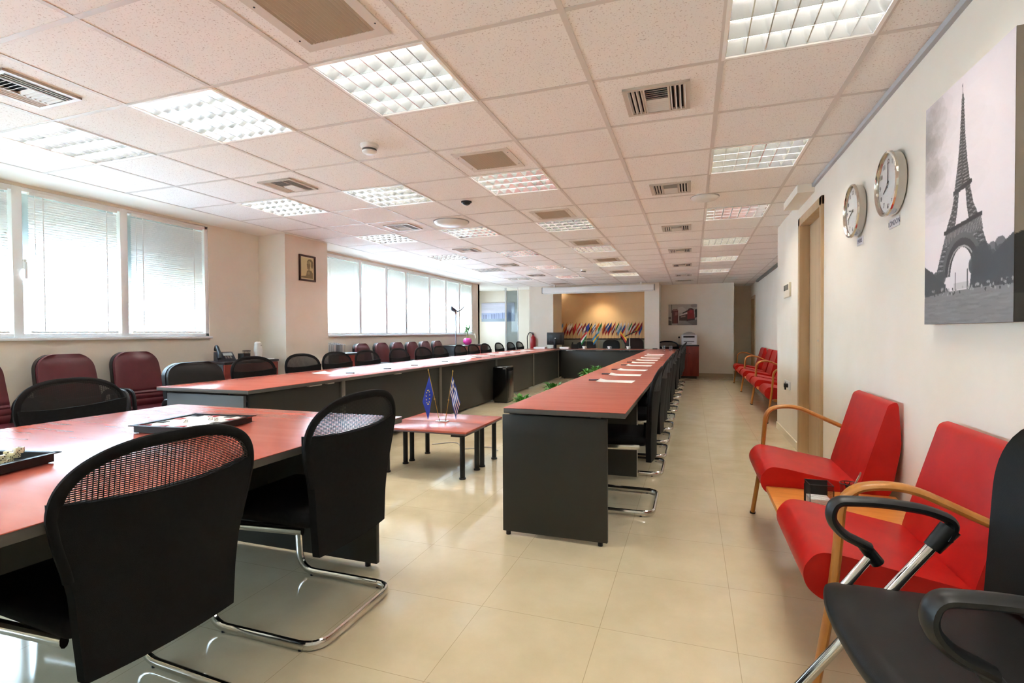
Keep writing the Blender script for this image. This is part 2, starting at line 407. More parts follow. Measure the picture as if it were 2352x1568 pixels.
# windows: frame, panes, added outside panels shading the upper blinds; blinds are things of their own
def window(n, y0, y1, posts, shade_panels, handles):
    root = MB()
    x0, x1 = XL-.10, XL-.005
    root.box(x0, x1, y0, y1, SILL, SILL+.035, .006); root.box(x0, x1, y0, y1, HEAD-.035, HEAD, .006)
    root.box(x0, x1, y0, y0+.04, SILL, HEAD, .006); root.box(x0, x1, y1-.045, y1, SILL, HEAD, .006)
    for p in posts: root.box(x0, x1+.003, p-.035, p+.035, SILL, HEAD, .006)
    fr = struct(root.build('window_%d' % n, PVC))
    edges = [y0]+list(posts)+[y1]
    for a, c in zip(edges[:-1], edges[1:]):
        MB().box(XL-.062, XL-.058, a+.03, c-.03, SILL+.03, HEAD-.03).build('pane', PANE, fr, smooth=False)
    for (a, c, z) in shade_panels:
        MB().box(XL-.24, XL-.22, a, c, z, HEAD+.02).build('roller_shutter', mat('shutter_grey', '#b9bcbb', .5), fr, smooth=False)  # unseen panel added outside to darken the upper part of the blinds
    for hy in handles:
        MB().box(XL-.004, XL+.014, hy-.012, hy+.012, 1.70, 1.78, .004).box(XL+.012, XL+.03, hy-.010, hy+.010, 1.62, 1.76, .006).build('window_handle', WHITE, fr)
    MB().box(XL-.11, XL+.03, y0-.02, y1+.02, SILL-.025, SILL, .004).build('window_sill', PVC, fr)
    return fr
P1 = [-.9, .1, 1.2, 2.62, 3.45]
window(1, W1[0], W1[1], P1, [(W1[0], 2.62, 1.65), (2.62, 3.45, 1.80), (3.45, W1[1], 1.48)], [2.66])
P2 = [7.18, 7.95, 8.62, 9.55, 10.3, 11.0]
window(2, W2[0], W2[1], P2, [(W2[0], 7.18, 1.78), (7.18, 7.95, 1.95), (7.95, 8.62, 1.85), (8.62, 9.55, 1.75), (9.55, 11.75, 1.85)], [])
def blind(y0, y1, label, tilt=62):
    t = thing('venetian_blind', label, 'blind', (XL, (y0+y1)/2, SILL), 0, 'white venetian blinds in the left windows')
    w = (y1-y0)/2; top = HEAD-.055-SILL; bot = .05
    MB().box(-.028, .004, -w, w, top, top+.028, .004).build('head_rail', PVC, t)
    n = int((top-bot-.01)/.0205); b = MB(); a = math.radians(tilt)
    dx, dz = .0125*math.cos(a), .0125*math.sin(a)
    for k in range(n):
        z = bot+.015+k*.0205; x = -.012
        b.raw([(x-dx, -w, z+dz), (x+dx, -w, z-dz), (x+dx, w, z-dz), (x-dx, w, z+dz)], [(0, 1, 2, 3)])
    b.build('slats', SLAT, t, smooth=False, fix=False)
    MB().box(-.02, -.004, -w, w, bot-.012, bot+.004, .003).build('bottom_rail', PVC, t)
    for s in (-.72, .72):
        MB().box(.001, .002, s*w-.004, s*w+.004, bot, top).build('ladder_tape', PVC, t, smooth=False)
    MB().cyl((.008, -w*.9, top), (.008, -w*.9, top-.55), .003, n=6).build('tilt_wand', PVC, t)
    return t
blind(1.26, 2.56, 'white venetian blind cut off at the left edge of the photo')
blind(2.70, 3.39, 'white venetian blind left of the window mullion, half glowing white')
blind(3.52, 4.29, 'white venetian blind right of the mullion, beside the bare wall corner')
blind(.15, 1.15, 'white venetian blind beyond the left edge of the photo')
nm = ['just past the pillar', 'second past the pillar', 'left of two close together', 'right of two close together', 'above the farthest maroon chairs', 'behind the floor lamp', 'last before the far corner']
ed = [W2[0]]+P2+[W2[1]]
for k in range(7):
    if nm[k]: blind(ed[k]+.06, ed[k+1]-.06, 'bright white venetian blind in the far window, '+nm[k])

# door in the right wall (near) and in the alcove (far)
def door(n, x, y0, y1, top, handle_y, depth=.1):
    fr = MB(); w = .075
    fr.box(x-.02, x+depth, y0, y0+w, 0, top, .006); fr.box(x-.02, x+depth, y1-w, y1, 0, top, .006); fr.box(x-.02, x+depth, y0, y1, top-w, top, .006)
    d = struct(fr.build('door_%d' % n, DOORF))
    MB().box(x+depth-.035, x+depth, y0+w, y1-w, .008, top-w, .003).build('door_leaf', DOORM, d)
    h = MB(); xx = x+depth-.035
    h.box(xx-.008, xx, handle_y-.02, handle_y+.02, .95, 1.17, .004); h.tube(fillet([(xx-.005, handle_y, 1.08), (xx-.05, handle_y, 1.08), (xx-.05, handle_y+.11, 1.08)], .02), .008)
    h.build('door_handle', STEEL, d); return d
door(1, XR, 4.60, 5.54, 2.22, 4.75)
door(2, XR2, 14.22, 15.02, 2.08, 14.38)

# ------------------------------------------------------------------ ceiling fittings
def light_fixture(first=None):
    t = thing('ceiling_light', '', 'ceiling light', (0, 0, CE))
    w = .288
    MB().box(-w, w, -w, w, .125, .13).box(-w-.004, -w, -w, w, 0, .13).box(w, w+.004, -w, w, 0, .13).box(-w, w, -w-.004, -w, 0, .13).box(-w, w, w, w+.004, 0, .13).build('housing', mat('light_housing', '#f3f0ea', .4), t, smooth=False)
    b = MB()
    for (a0, a1, c0, c1) in ((-.3, .3, -.3, -.284), (-.3, .3, .284, .3), (-.3, -.284, -.3, .3), (.284, .3, -.3, .3)): b.box(a0, a1, c0, c1, -.006, .004)
    b.build('frame', mat('light_frame', '#f4f2ee', .35), t, smooth=False)
    b = MB()
    for k in range(5):      # V reflectors running along x
        y = -.284+.142*k
        for s in (-1, 1):
            if (k == 0 and s < 0) or (k == 4 and s > 0): continue
            pr = [(y+s*.002, .0), (y+s*.012, .028), (y+s*.034, .068), (y+s*.038, .069), (y+s*.015, .028), (y+s*.005, .0)]
            b.prism(pr, -.284, .284, 'x')
    b.build('reflector', REFL, t)
    b = MB()
    for k in range(8):
        x = -.284+.568*k/7
        b.prism([(x-.0025, 0), (x+.0025, 0), (x+.0006, .055), (x-.0006, .055)], -.284, .284, 'y')
    b.build('louver', REFL, t, smooth=False)
    for k in range(4):
        y = -.213+.142*k
        MB().tube([(-.27, y, .092), (.27, y, .092)], .0125, n=8).build('tube', TUBE, t)
    return t
LF = light_fixture(); used = False
cname = {-1: 'column nearest the windows', 1: 'second column from windows', 3: 'third column from windows', 6: 'column nearest the right wall'}
for i in LI:
    for q, j in enumerate(LJ):
        pos = (GX+.6*i+.3, GY+.6*j+.3, CE)
        if j == -3: lb = 'square louvred ceiling light overhead behind the view, %s' % cname[i]
        else: lb = 'square louvred ceiling light, %s from the camera, %s' % (ORD[q-1], cname[i])
        if not used: LF.location = pos; LF['label'] = lb; LF['group'] = 'louvred ceiling lights'; used = True
        else: dup(LF, pos, 0, lb, 'louvred ceiling lights')
def diffuser():
    t = thing('air_diffuser', '', 'air vent', (0, 0, CE))
    w = .165
    b = MB()
    for (a0, a1, c0, c1) in ((-w, w, -w, -w+.022), (-w, w, w-.022, w), (-w, -w+.022, -w, w), (w-.022, w, -w, w), (-.064, -.056, -w, w), (.056, .064, -w, w)): b.box(a0, a1, c0, c1, -.012, 0)
    b.build('frame', VENTF, t, smooth=False)
    MB().box(-w+.01, w-.01, -w+.01, w-.01, -.0015, -.0005).build('duct_opening', DARK, t, smooth=False)  # near-black sheet, the shade inside the duct put into its colour
    b = MB()
    def sl(c, ax, a0, a1, tilt):
        d = .008
        if ax == 'y': b.prism([(c-d*tilt, -.001), (c-d*tilt+.003, -.001), (c+d*tilt+.003, -.013), (c+d*tilt, -.013)], a0, a1, 'y')
        else: b.prism([(c-d*tilt, -.001), (c-d*tilt+.003, -.001), (c+d*tilt+.003, -.013), (c+d*tilt, -.013)], a0, a1, 'x')
    for k in range(4):
        sl(-.138+.0225*k, 'y', -.145, .145, -.6); sl(.068+.0225*k, 'y', -.145, .145, .6)
    for k in range(6):
        sl(.012+.0225*k, 'x', -.056, .056, 1); sl(-.138+.0225*k, 'x', -.056, .056, -1)
    b.build('slats', VENTS, t, smooth=False); return t
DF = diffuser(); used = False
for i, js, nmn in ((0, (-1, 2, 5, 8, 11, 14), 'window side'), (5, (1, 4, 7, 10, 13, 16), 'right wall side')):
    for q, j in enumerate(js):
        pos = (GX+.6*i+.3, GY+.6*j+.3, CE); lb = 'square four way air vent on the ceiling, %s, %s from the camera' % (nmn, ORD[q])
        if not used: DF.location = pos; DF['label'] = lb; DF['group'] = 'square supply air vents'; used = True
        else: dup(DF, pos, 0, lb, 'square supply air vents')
def grille():
    t = thing('return_grille', '', 'air vent', (0, 0, CE))
    b = MB(); w = .205; v = .158
    for (a0, a1, c0, c1) in ((-w, w, -w, -v), (-w, w, v, w), (-w, -v, -v, v), (v, w, -v, v)): b.box(a0, a1, c0, c1, -.006, 0)
    b.build('frame', GRILLEF, t, smooth=False)
    MB().box(-v, v, -v, v, -.001, -.0005).build('backing', mat('grille_backing', '#6b6258', .7), t, smooth=False)
    b = MB()
    for k in range(17):
        x = -v+.008+k*(2*v-.016)/16
        b.prism([(x+.0045, -.001), (x+.0055, -.001), (x-.0045, -.008), (x-.0055, -.008)], -v, v, 'y')
    b.build('slats', GRILLE, t, smooth=False)
    for sx in (-1, 1):
        for sy in (-1, 1): MB().cyl((sx*.185, sy*.12, -.0075), (sx*.185, sy*.12, -.006), .004, n=8).build('screw', BLACK, t)
    return t
RG = grille()
for q, j in enumerate((-1, 2, 5, 8, 11, 14)):
    pos = (GX+.6*3+.3, GY+.6*j+.3, CE); lb = 'beige slatted square return air grille beside a ceiling light, %s from the camera' % ORD[q]
    if q == 0: RG.location = pos; RG['label'] = lb; RG['group'] = 'return air grilles'
    else: dup(RG, pos, 0, lb, 'return air grilles')
dup(RG, (GX+.6*5+.3, 13.1, CE), 0, 'return air grille near the far wall above the cabinet with the printer', 'return air grilles')
dup(RG, (-3.15, 12.75, CE), 0, 'return air grille near the projection screen case at the far end', 'return air grilles')
t = thing('smoke_detector', 'white domed smoke detector between the near ceiling lights', 'smoke detector', (-2.0, 2.9, CE), 0, 'smoke detectors')
MB().lathe([(.058, 0), (.058, -.014), (.05, -.02), (.05, -.03)], n=28).build('base', WHITE, t)
MB().lathe([(.046, -.03), (.046, -.043)], n=28).build('vent_ring', mat('detector_grille', '#55524e', .6), t)
MB().lathe([(.048, -.043), (.045, -.052), (.03, -.06), (0, -.062)], n=28).build('cap', WHITE, t)
dup(t, (-2.03, 10.1, CE), 0, 'small white smoke detector near the far end of the ceiling', 'smoke detectors')
t = thing('ceiling_sensor', 'small black dome sensor stuck on a ceiling tile', 'sensor', (-2.01, 4.46, CE))
MB().lathe([(.05, 0), (.05, -.01), (.042, -.014)], n=24).build('base', BLACK, t); MB().lathe([(.04, -.012), (.036, -.022), (.02, -.034), (0, -.037)], n=24).build('dome', BLACK, t)
t = thing('emergency_light', 'flat white oval emergency light under the ceiling by the windows', 'light', (-2.53, 5.2, CE+.002))
MB().lathe([(.19, 0), (.19, -.012), (.17, -.035), (.1, -.05), (0, -.052)], n=36).build('cover', WHITE, t); MB().lathe([(.2, 0), (.2, -.008)], n=36).build('base', GREY, t)
t = thing('access_point', 'flat white round disc under the ceiling near the right wall', 'wireless access point', (.11, 5.07, CE+.002))
MB().lathe([(.12, 0), (.12, -.012), (.1, -.03), (.05, -.036), (0, -.037)], n=32).build('cover', WHITE, t)
MB().lathe([(.125, 0), (.125, -.006)], n=32).build('base', GREY, t)
t = thing('projection_screen', 'long white rolled projection screen case above the flag niche', 'projection screen', (-2.3, 13.1, 2.185))
MB().box(-1.42, 1.42, -.06, .06, 0, .15, .02).build('case', WHITE, t)
MB().box(-1.435, -1.42, -.065, .065, -.005, .155, .008).build('end_cap', GREY, t); MB().box(1.42, 1.435, -.065, .065, -.005, .155, .008).build('end_cap', GREY, t)
MB().box(-1.38, 1.38, -.015, .015, -.02, .005, .005).build('pull_bar', WHITE, t)
for s in (-1.1, 1.1): MB().box(s-.02, s+.02, -.02, .02, .145, CE-2.183).build('bracket', WHITE, t)
# ------------------------------------------------------------------ tables
TT = .74
def wing_table(name, label, x0, x1, y0, y1, panels, side, endp=True):
    """long table along y; panels = support panel positions; side = x of modesty panel"""
    t = thing(name, label, 'table', ((x0+x1)/2, y0, 0)); ox, oy = (x0+x1)/2, y0
    a, c = x0-ox, x1-ox; L = y1-y0
    MB().box(a, c, 0, L, TT-.003, TT, .0015).build('tabletop', WOODT, t)
    MB().box(a+.001, c-.001, .001, L-.001, TT-.030, TT-.003, .003).build('edge_band', CHARE, t, label='charcoal edge under the cherry top')
    MB().box(a+.12, c-.1, .12, L-.1, TT-.044, TT-.030).build('spacer', BLACK, t, smooth=False)
    px0, px1 = a+.0, c-.0
    return t, ox, oy
# right wing
t, ox, oy = wing_table('conference_table', 'long right wing of the cherry conference table, charcoal end panel facing the camera', -1.0, -.325, 2.70, 13.25, [], -1)
def part(x0, x1, y0, y1, z0, z1, name, m, par, bev=.002, ox=0, oy=0):
    return MB().box(x0-ox, x1-ox, y0-oy, y1-oy, z0, z1, bev).build(name, m, par)
part(-1.03, -.43, 2.765, 2.79, .02, .692, 'end_panel', CHAR, t, .003, ox, oy)
for x in (-1.0, -.47): MB().cyl((x-ox, 2.777-oy, 0), (x-ox, 2.777-oy, .022), .014, n=12).build('foot', BLACK, t)
ys = [4.13, 6.16, 8.24, 10.0, 12.5]
for y in ys:
    p = part(-.97, -.41, y-.013, y+.013, .02, .70, 'support_panel', CHAR, t, .002, ox, oy)
    MB().box(-.41-ox, -.405-ox, y-.014-oy, y+.014-oy, .02, .70).build('silver_edge', STEEL, p)
ye = [2.79]+ys+[13.2]
for a, c in zip(ye[:-1], ye[1:]): part(-1.0, -.982, a+.012, c-.012, .22, .695, 'modesty_panel', CHAR, t, .002, ox, oy)
part(-.60, -.56, 2.8, 13.1, .60, .63, 'rail', STEEL, t, .004, ox, oy)
# left wing
t, ox, oy = wing_table('conference_table', 'long left wing of the cherry conference table running beside the windows', -4.08, -3.12, 2.96, 13.22, [], 1)
part(-4.0, -3.2, 2.99, 3.015, .02, .692, 'end_panel', mat('slate_laminate', '#4d4f51', .5), t, .003, ox, oy)
ye = [3.015, 4.13, 6.16, 8.24, 10.44, 12.6]
for y in ye[1:]:
    part(-3.20, -3.165, y-.025, y+.025, .02, .705, 'support_post', POSTM, t, .002, ox, oy)
    part(-3.50, -3.21, y-.013, y+.013, .02, .70, 'support_panel', CHAR, t, .002, ox, oy)
ye.append(13.2)
for a, c in zip(ye[:-1], ye[1:]): part(-3.20, -3.182, a+.012, c-.027, .03, .70, 'modesty_panel', CHAR, t, .002, ox, oy)
for y0_, y1_ in ((3.62, 3.78), (3.86, 3.95), (5.0, 5.12)): part(-3.16, -3.13, y0_, y1_, .700, .7085, 'bracket', STEEL, t, .001, ox, oy)
# head table
t = thing('conference_table', 'head wing of the conference table across the far end, with the white cups', 'table', (-2.06, 12.6, 0)); ox, oy = -2.06, 12.6
part(-3.11, -1.01, 12.6, 13.3, TT-.003, TT, 'tabletop', WOODT, t, .0015, ox, oy)
part(-3.11, -1.01, 12.602, 13.298, TT-.03, TT-.003, 'edge_band', CHARE, t, .003, ox, oy)
part(-3.115, -1.008, 12.64, 12.66, .02, .70, 'modesty_panel', CHAR, t, .002, ox, oy)
for x in (-3.05, -1.06): part(x-.012, x+.012, 12.67, 13.22, 0, .708, 'support_panel', CHAR, t, .002, ox, oy)
part(-2.98, -2.82, 12.60, 12.63, .700, .7085, 'bracket', STEEL, t, .001, ox, oy)
# near table
t = thing('conference_table', 'cherry table nearest the camera carrying the two game trays', 'table', (-2.155, 0, 0)); ox, oy = -2.155, 0
part(-2.93, -1.38, -.6, 2.26, TT-.003, TT, 'tabletop', WOODT, t, .0015, ox, oy)
part(-2.929, -1.381, -.6, 2.259, TT-.03, TT-.003, 'edge_band', CHARE, t, .003, ox, oy)
part(-2.80, -1.5, -.5, 2.15, TT-.044, TT-.03, 'spacer', BLACK, t, .0, ox, oy)
for y in (2.17, -.5): part(-2.84, -1.47, y-.013, y+.013, .02, .698, 'end_panel', CHAR, t, .003, ox, oy)
for x in (-2.8, -1.53, ): MB().cyl((x-ox, 2.17, 0), (x-ox, 2.17, .022), .014, n=12).build('foot', BLACK, t)
part(-2.17, -2.14, -.48, 2.15, .30, .69, 'modesty_panel', CHAR, t, .002, ox, oy)
# coffee tables
def coffee(label, y0):
    t = thing('coffee_table', label, 'table', (-2.065, y0+.2, 0), 0, 'two low coffee tables pushed together')
    MB().box(-.405, .405, -.199, .199, .37, .385, .002).build('tabletop', WOODT, t)
    MB().box(-.404, .404, -.198, .198, .358, .371, .002).build('edge_band', mat('mauve_edge', '#5d4b4c', .45), t)
    for sx in (-1, 1):
        MB().box(sx*.31-.055, sx*.31+.055, -.17, .17, .335, .358, .003).build('bracket', BLACK, t)
        for sy in (-1, 1):
            MB().lathe([(.027, .0), (.027, .012), (.021, .014), (.021, .35)], (sx*.345, sy*.145, 0), n=18).build('leg', BLACK, t)
    return t
coffee('low coffee table half nearer the camera, black tube legs, cherry top', 3.65)
coffee('low coffee table half farther from the camera, pushed against its twin', 4.052)

# ------------------------------------------------------------------ chairs
def wout(z):
    pts = [(.33, .205), (.45, .215), (.55, .225), (.63, .242), (.70, .262), (.76, .273)]
    if z >= .76: return .274*max(0., 1-((z-.76)/.155)**2.5)**(1/2.5)
    for (a, wa), (c, wc) in zip(pts[:-1], pts[1:]):
        if z <= c: return wa+(wc-wa)*(z-a)/(c-a)
def bx(z, y):        # local x of the back surface
    return -.268-.045*max(0, (z-.45)/.45)**1.3 + .03*(y/.27)**2
def back_outline(z0, n=26, k=1.):
    pts = [(z0+(.76-z0)*i/6) for i in range(6)]
    R = [(wout(z)*k, z) for z in pts]
    for i in range(n+1):
        a = PI/2*i/n; z = .76+.155*math.sin(a)**(2/2.5); R.append((.274*max(0, math.cos(a))**(2/2.5), z))
    Lh = [(-y, z) for y, z in reversed(R[:-1])]
    return R+Lh
def mesh_chair():
    t = thing('mesh_chair', '', 'chair')
    h = .247
    path = [(-.19, h-.03, .43), (.17, h, .425), (.262, h, .40), (.235, h, .019), (-.275, h, .019), (-.275, -h, .019), (.235, -h, .019), (.262, -h, .40), (.17, -h, .425), (-.19, -h+.03, .43)]
    p = fillet(path, .085, 6)
    f = MB().tube(p, .019, n=10, rb=.0115, up=(0, 0, 1)).build('frame', CHROME, t)
    for sy in (-1, 1):
        for x in (-.20, .17): MB().cyl((x, sy*h, 0), (x, sy*h, .006), .009, n=8).build('glide', BLACK, f)
    MB().box(-.235, .245, -.235, .235, .437, .495, .028, 4).build('seat', BFAB, t)
    # lower shroud
    z0, z1 = .335, .775
    def fs(u, v):
        z = z0+(z1-z0)*u; w = wout(z)+.006; y = (2*v-1)*w
        return (bx(z, y)-.012, y, z+ (.02*(2*v-1)**2 if u > .99 else 0))
    MB().grid(fs, 14, 14, th=(.032, 0, 0)).build('back_cover', BFAB, t)
    out = back_outline(.60)
    MB().tube([(bx(z, y), y, z) for y, z in out], .0125, n=10, rb=.017).build('back_rim', BFAB, t)
    for off, nm_ in ((-.006, 'back_mesh'), (.012, 'front_mesh')):
        def fm(u, v, off=off):
            z = .70+(.908-.70)*u**.8; w = wout(z); y = (2*v-1)*w
            return (bx(z, y)+off, y, z)
        MB().grid(fm, 14, 14).build(nm_, MESH, t, fix=False)
    for sy in (-1, 1):
        MB().tube(fillet([(-.10, sy*.17, .43), (-.205, sy*.17, .43), (-.222, sy*.17, .58)], .05), .009, n=8).build('back_bracket', BLACK, t)
    return t
MC = mesh_chair(); used = False
def put_chair(x, y, rz, label, group):
    global used
    if not used:
        MC.location = (x, y, 0); MC.rotation_euler = (0, 0, rz); MC['label'] = label; MC['group'] = group; used = True; return MC
    return dup(MC, (x, y, 0), rz, label, group)
g = 'black mesh chairs around the near table'
put_chair(-1.615, 1.02, PI-.05, 'black mesh chair closest to the camera, its back filling the lower left', g)
put_chair(-1.555, 1.75, PI, 'black mesh chair at the far right corner of the near table, chrome base visible', g)
put_chair(-2.84, 1.85, .15, 'black mesh chair across the near table in front of the maroon chairs', g)
g = 'black mesh chairs along the right wing table'
for k, (y, dx) in enumerate(((3.55, .02), (4.50, .02), (5.12, .02), (5.78, .02), (6.5, .03), (7.2, .03), (7.95, .045), (8.7, .045), (9.6, .06), (10.4, .07), (11.3, .08), (12.1, .09))):
    put_chair(-.525+dx, y, PI, 'black mesh chair, aisle side of the right wing table, %s from near end' % ORD[k], g)
g = 'black mesh chairs along the left wing table'
for k, y in enumerate((4.13, 4.84, 5.45, 6.10, 6.93, 7.68, 8.30, 9.15, 9.79, 10.46, 11.30, 12.12, 12.82)):
    put_chair(-4.0, y, .0, 'black mesh chair, window side of the left wing table, %s from near end' % ORD[k], g)
put_chair(-.60, 13.33, -PI/2, 'black mesh chair at the far end of the right wing, left of the printer cabinet', 'far black mesh chair')
MC.scale = (1, .95, .975)

def swivel_chair(m, label, group, arms=True):
    t = thing('office_armchair', label, 'chair', group=group)
    hw = .245
    prof = [(.035, .46), (.06, .52), (.058, .60), (.03, .72), (.0, .86), (-.025, .97)]
    def px(z):
        for (a, za), (c, zc) in zip(prof[:-1], prof[1:]):
            if z <= zc: return a+(c-a)*(z-za)/(zc-za)
        return prof[-1][0]
    def wz(z):
        w = hw-.02*max(0, (z-.6)/.4)
        if z > .85: w *= max(0, 1-((z-.85)/.16)**2.6)**(1/2.6)
        if z < .56: w *= .93+.07*(z-.46)/.1
        return w
    def fb(u, v):
        z = .46+.54*(1-(1-u)**1.5); w = wz(z); s = 2*v-1; y = s*w
        puff = .03*(1-abs(s)**3)*(1-max(0, (z-.9)/.1)**2) - (.007 if (i_gr(z)) else 0)
        return (-.245+px(z)+puff+.03*s*s, y, z)
    def i_gr(z): return any(abs(z-q) < .008 for q in (.56, .60, .64))
    MB().grid(fb, 48, 18, th=(-.055, 0, 0)).build('backrest', m, t)
    def fk(u, v):
        z = .47+.528*(1-(1-u)**1.5); s = 2*v-1; y = s*(wz(z)+.006)
        return (-.245+px(z)-.03+.03*s*s, y, z)
    MB().grid(fk, 20, 12, th=(-.045, 0, 0)).build('back_shell', BLACK, t)
    poly = [(-.21, .42), (.2, .40), (.27, .42), (.285, .455), (.26, .49), (.2, .505), (-.21, .495)]
    b = MB(); 
    def fsd(u, v):
        k = len(poly); a = u*k; i = int(a) % k; f = a-int(a); p, q = poly[i], poly[(i+1) % k]
        s = 2*v-1; r = 1-.10*abs(s)**6
        x = p[0]+(q[0]-p[0])*f; z = p[1]+(q[1]-p[1])*f
        return (x*(1-.06*abs(s)**4), s*.255, .455+(z-.455)*r)
    b.prism(fil2(poly, .03), -.255, .255, 'y').build('seat', m, t)
    MB().box(-.2, .2, -.2, .2, .385, .42, .02).build('seat_pan', BLACK, t)
    if arms:
        for s in (-1, 1):
            y = s*.285
            p = fillet([(-.19, y-s*.03, .47), (-.19, y, .66), (.11, y, .665), (.14, y, .43), (.02, y-s*.05, .40)], .07, 6)
            MB().tube(p, .016, n=8, rb=.026, up=(0, 0, 1)).build('armrest', BLACK, t)
    MB().cyl((0, 0, .1), (0, 0, .39), .028, n=16).build('gas_lift', BLACK, t)
    ba = MB()
    for k in range(5):
        a = 2*PI*k/5+.3; ba.tube([(0, 0, .115), (.27*math.cos(a), .27*math.sin(a), .068)], .028, n=8, r1=.018)
    ba.build('star_base', BLACK, t)
    for k in range(5):
        a = 2*PI*k/5+.3; c = (.275*math.cos(a), .275*math.sin(a))
        MB().tube([(c[0]-.022*math.sin(a), c[1]+.022*math.cos(a), .028), (c[0]+.022*math.sin(a), c[1]-.022*math.cos(a), .028)], .028, n=14).build('caster', BLACK, t)
    return t
def fil2(poly, r, n=4):
    return [(p.x, p.z) for p in fillet([(x, 0, z) for x, z in poly], r, n, closed=True)]
g = 'maroon armchairs along the window wall'
MR = swivel_chair(MARL, 'maroon office armchair under the near window, cut off at the left edge of the photo', g)
MR.location = (-4.72, 2.16, 0); MR.rotation_euler = (0, 0, -.05)
dup(MR, (-4.72, 2.83, 0), -.02, 'maroon office armchair under the near window, behind the black mesh chair').scale = (1, .9, 1)
dup(MR, (-4.72, 3.40, 0), -.05, 'maroon office armchair with its seat and both arm loops visible, under the window mullion').scale = (1, .86, 1)
for k, (y, r) in enumerate(((6.95, .0), (7.49, -.03), (8.0, 0), (8.50, -.02), (9.01, .02), (9.52, 0))):
    q_ = dup(MR, (-4.72, y, 0), r, 'maroon office armchair beyond the pillar, %s of six from the pillar' % ORD[k]); q_.scale = (1, .8, 1)
g = 'black leather armchairs'
BL = swivel_chair(BLEA, 'broad black leather armchair at the near end of the left wing table', g)
BL.location = (-4.0, 3.42, 0); BL.rotation_euler = (0, 0, -.04); BL.scale = (.95, 1.15, .91)
q_ = dup(BL, (-2.75, 13.75, 0), -PI/2, 'black leather armchair behind the head table, in front of the small red white green flag')
q_ = dup(BL, (-2.06, 13.75, 0), -PI/2, 'black leather armchair behind the head table, beside the black red yellow flag')
q_.scale = (1, .95, .95)
BB = swivel_chair(BRLEA, 'dark brown leather armchair behind the head table at the music stand', 'brown leather armchair')
BB.location = (-1.45, 13.72, 0); BB.rotation_euler = (0, 0, -PI/2)
# black visitor armchair in the lower right corner
t = thing('visitor_armchair', 'black leather armchair with loop arms and chrome rods in the lower right corner', 'chair', (.60, 1.34, 0), PI+.06)
pl = fil2([(-.24, .41), (.20, .415), (.275, .435), (.285, .47), (.255, .495), (.10, .488), (-.24, .478)], .035)
def seatgrid(u, v):
    k = len(pl); i = int(round(u*k)) % k; s = 2*v-1; e = abs(s)**5
    x, z = pl[i]
    return (x*(1-.13*abs(s)**3*(1 if x > 0 else 0)), s*.262, .45+(z-.45)*(1-.55*e)+.012*s*s)
b = MB(); b.grid(seatgrid, len(pl), 22); b.build('seat', BLEA, t)
def vb(u, v):
    z = .50+.47*u; s = 2*v-1; w = .25*(1 if z < .76 else max(0, 1-((z-.76)/.212)**2.2)**(1/2.2))
    return (-.155-.03*max(0, (z-.5)/.5)+.05*s*s+.02*(1-s*s), s*w, z)
MB().grid(vb, 22, 14, th=(-.05, 0, 0)).build('backrest', BLEA, t)
for s in (-1, 1):
    y = s*.262
    pts = [(-.03, y, .625), (-.05, y, .672), (.01, y, .697), (.12, y, .708), (.222, y, .703), (.235, y, .655), (.205, y, .615), (.14, y, .585)]
    ap = fillet(pts, .05, 6)
    a = MB().tube(ap, .013, n=10, rb=.024, up=(0, 0, 1)).build('armrest', BLACK, t)
    MB().tube([(.0, y, .598), (-.04, y, .655)], .020, n=12, r1=.024).build('arm_socket', BLACK, a)
    MB().tube([(.120, y, .545), (.155, y, .592)], .017, n=12, r1=.015).build('arm_socket', BLACK, a)
    MB().tube(fillet([(-.005, y, .61), (.425, y, .016), (-.27, y, .016), (-.27, 0, .016)], .07, 7), .0135, n=12).build('leg_frame', CHROME, t)
    MB().tube([(.135, y, .565), (.23, y*.95, .44)], .0115, n=12).build('arm_rod', CHROME, t)
MB().box(-.2, .17, -.19, .19, .395, .425, .015).build('seat_pan', BLACK, t)
MB().tube([(-.13, -.25, .40), (-.13, .25, .40)], .011, n=10).tube([(.15, -.25, .405), (.15, .25, .405)], .011, n=10).build('cross_bar', CHROME, t)

# ------------------------------------------------------------------ red benches (local: wall at x=.585, front at x=-.06 ; length along y 0..1.79)
def bench(label, loc, flip=False):
    t = thing('waiting_bench', label, 'bench', loc, 0, 'red waiting benches with bentwood arms')
    seatp = fil2([(-.048, .395), (-.005, .453), (.06, .45), (.47, .375), (.47, .315), (.10, .305), (.015, .292), (-.04, .335)], .055, 6)
    backp = fil2([(.430, .33), (.398, .375), (.45, .56), (.52, .80), (.555, .812), (.562, .79), (.575, .60), (.535, .36), (.49, .32)], .035, 5)
    for y0, y1 in ((.04, .60), (1.14, 1.72)):
        MB().prism(seatp, y0, y1, 'y').build('seat', RED, t)
        MB().prism(backp, y0, y1, 'y').build('backrest', RED, t)
    MB().box(-.02, .55, .603, 1.137, .325, .352, .004).build('side_table', BEECHT, t)
    for x in (.06, .42): MB().box(x, x+.045, .02, 1.75, .27, .305, .006).build('rail', BEECH, t)
    for y in (.003, 1.757):
        p = fillet([(-.02, y, .012), (.035, y, .38), (.055, y, .675), (.21, y, .70), (.52, y, .56)], .15, 10)
        MB().tube(p, .013, n=12, rb=.027, up=(1, 0, 0)).build('bentwood_arm', BEECH, t)
        MB().tube(fillet([(.40, y, .28), (.50, y, .14), (.53, y, .012)], .1), .018, n=8, rb=.02).build('leg', BEECH, t)
        for x in (-.02, .53): MB().cyl((x, y, 0), (x, y, .013), .017, n=10).build('glide', BLACK, t)
    return t
B1 = bench('red bench on the right nearest the camera, beneath the tower picture', (.385, 1.83, 0))
